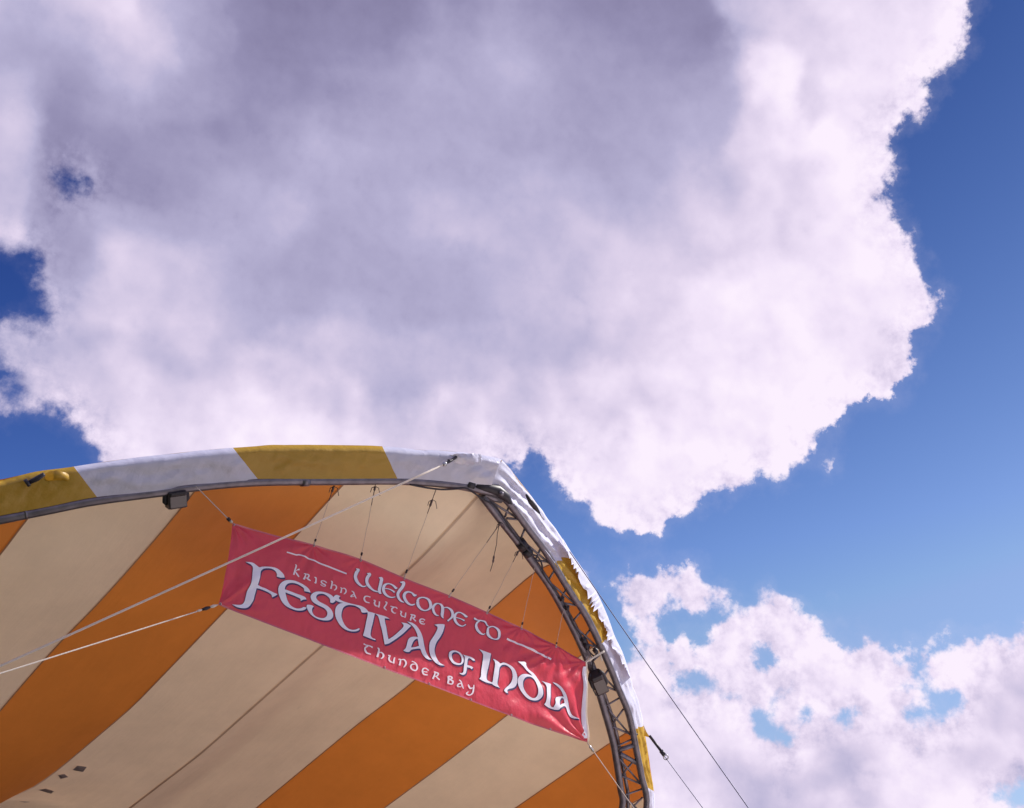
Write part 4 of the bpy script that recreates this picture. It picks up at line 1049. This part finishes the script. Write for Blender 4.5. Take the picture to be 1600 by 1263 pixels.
# gathered fabric at the corner strap
rows = []
for a in range(17):
    t = a / 16; row = []
    for q in range(9):
        s = q / 8; x = 700 + 50 * t; y = 709 - 4 * math.sin(math.pi * t) * (1 - s) + 22 * s + 2.0 * hsh(t * 7, s * 4)
        row.append(onarch(x, y, 0.0) + NA * (0.04 + 0.09 * math.sin(math.pi * t) * math.sin(math.pi * min(1, .25 + s * .9)) + .03 * hsh(t * 11, s * 5, 6)))
    rows.append(row)
b = MB(); b.grid(rows); ob = b.build('gathered_pocket', M['whitelip'], canopy); ob['label'] = 'white pocket gathered round the corner strap'

# ------------------------------------------------------------------ power cable along the arch
pts = [onarch(x, y, o_) for x, y, o_ in ((640,757,-.05),(665,762,-.06),(690,765,-.06),(715,764,-.07),(728,763,-.07),(740,770,-.08),(757,782,-.06),(772,789,-.05),(783,803,-.05),(795,823,-.04),(806,838,-.04),(818,852,-.06),
       (830,865,-.06),(840,870,-.05),(846,880,-.04),(849,895,-.03),(856,908,-.02),(866,920,-.04),(874,931,-.05),(880,940,-.06),(886,948,-.06),(890,960,-.04),(896,975,-.02),(906,990,-.05),(915,1003,-.06),(917,1012,-.05),(924,1022,-.04),(931,1026,-.05),(934,1018,-.06),(928,1030,-.06),(925,1045,-.05))]
pts = [Vector(p) for p in crom([tuple(p) for p in pts], 4)]
b = MB(); b.tube(pts, 0.0115, 6); cb = b.build('power_cable', M['black']); tag(cb, 'black power cable sagging under the arch tube and looping down the lattice leg', 'cable')
b = MB(); c_ = onarch(931, 1021, -.12); b.tube([c_, c_ + CU * .05 - CR * .01], [.02, .045], 10); b.tube([c_ + CU * .05 - CR * .01, c_ + CU * .075], [.045, .02], 10)
pg = b.build('cable_plug', M['black'], cb)
for (x, y) in ((878, 936), (886, 950), (912, 1001), (916, 1009)):
    b = MB(); c_ = onarch(x, y, -.05); b.tube([c_ + CU * .03, c_ - CU * .03], [.035, .03], 8); b.build('connector', M['black'], cb)

# ------------------------------------------------------------------ flood lamps
def lamp(c, right, up, fwd, w, h, dd, label, style):
    root = empty('flood_lamp', tuple(c)); tag(root, label, 'flood lamp')
    c = Vector(c)
    b = MB(); b.box(c, right * w, fwd * dd, up * h, 0.25); b.build('housing', M['brown'], root, False)
    b = MB(); b.box(c + up * h * 1.02 + fwd * dd * .15, right * w * .92, fwd * dd * 1.1, up * h * .14, 0.2); b.build('visor', M['black'], root, False)
    b = MB(); b.box(c + fwd * dd * 1.03 - up * h * .1, right * w * .86, fwd * dd * .05, up * h * .72, 0.1); b.build('lens', M['glass'], root, False)
    for s_ in (-1, 1):
        b = MB(); b.tube([c + right * w * 1.0 * s_ - up * h * .5, c + right * w * 1.18 * s_ - up * h * .1, c + right * w * 1.14 * s_ + up * h * .8, c + right * w * .8 * s_ + up * h * 1.3], [.018, .03, .03, .02], 6)
        b.build('bracket_arm', M['black'], root)
    for k in range(3):
        b = MB(); b.box(c - up * h * (.4 * k - .3) - fwd * dd * 1.06, right * w * .9, fwd * dd * .1, up * h * .04); b.build('cooling_fin', M['brown'], root, False)
    return root
e1 = (onarch(292, 765) - onarch(258, 770)).normalized(); cdir = (C0 - onarch(275, 780)).normalized()
u1 = e1.cross(cdir).normalized(); u1 = -u1 if u1.z < 0 else u1
f1 = (cdir - Vector((0, 0, .35))).normalized(); f1 = (f1 - e1 * f1.dot(e1)).normalized(); u1 = e1.cross(f1); u1 = -u1 if u1.z < 0 else u1
lamp(onarch(275, 780.5, -.02), e1, u1, f1, .098, .080, .070, 'brown flood lamp clamped under the arch tube at the left end of the orange stripe', 0)
e2 = (onarch(945, 1090) - onarch(925, 1045)).normalized(); cdir = (C0 - onarch(936, 1068)).normalized()
r2 = e2.cross(cdir).normalized(); f2 = r2.cross(e2).normalized(); f2 = f2 if f2.dot(cdir) > 0 else -f2
lamp(onarch(936, 1067, -.10), r2, -e2, f2, .088, .170, .07, 'dark lamp unit hung on the lattice leg right of the banner', 1)
b = MB(); b.tube([onarch(x, y, -.12) for x, y in ((924,1062),(924,1068),(927,1078),(931,1086),(935,1089))], .010, 6)
yk = b.build('hanging_lead', M['black']); tag(yk, 'curved black lead looping beside the lamp on the lattice leg', 'cable')
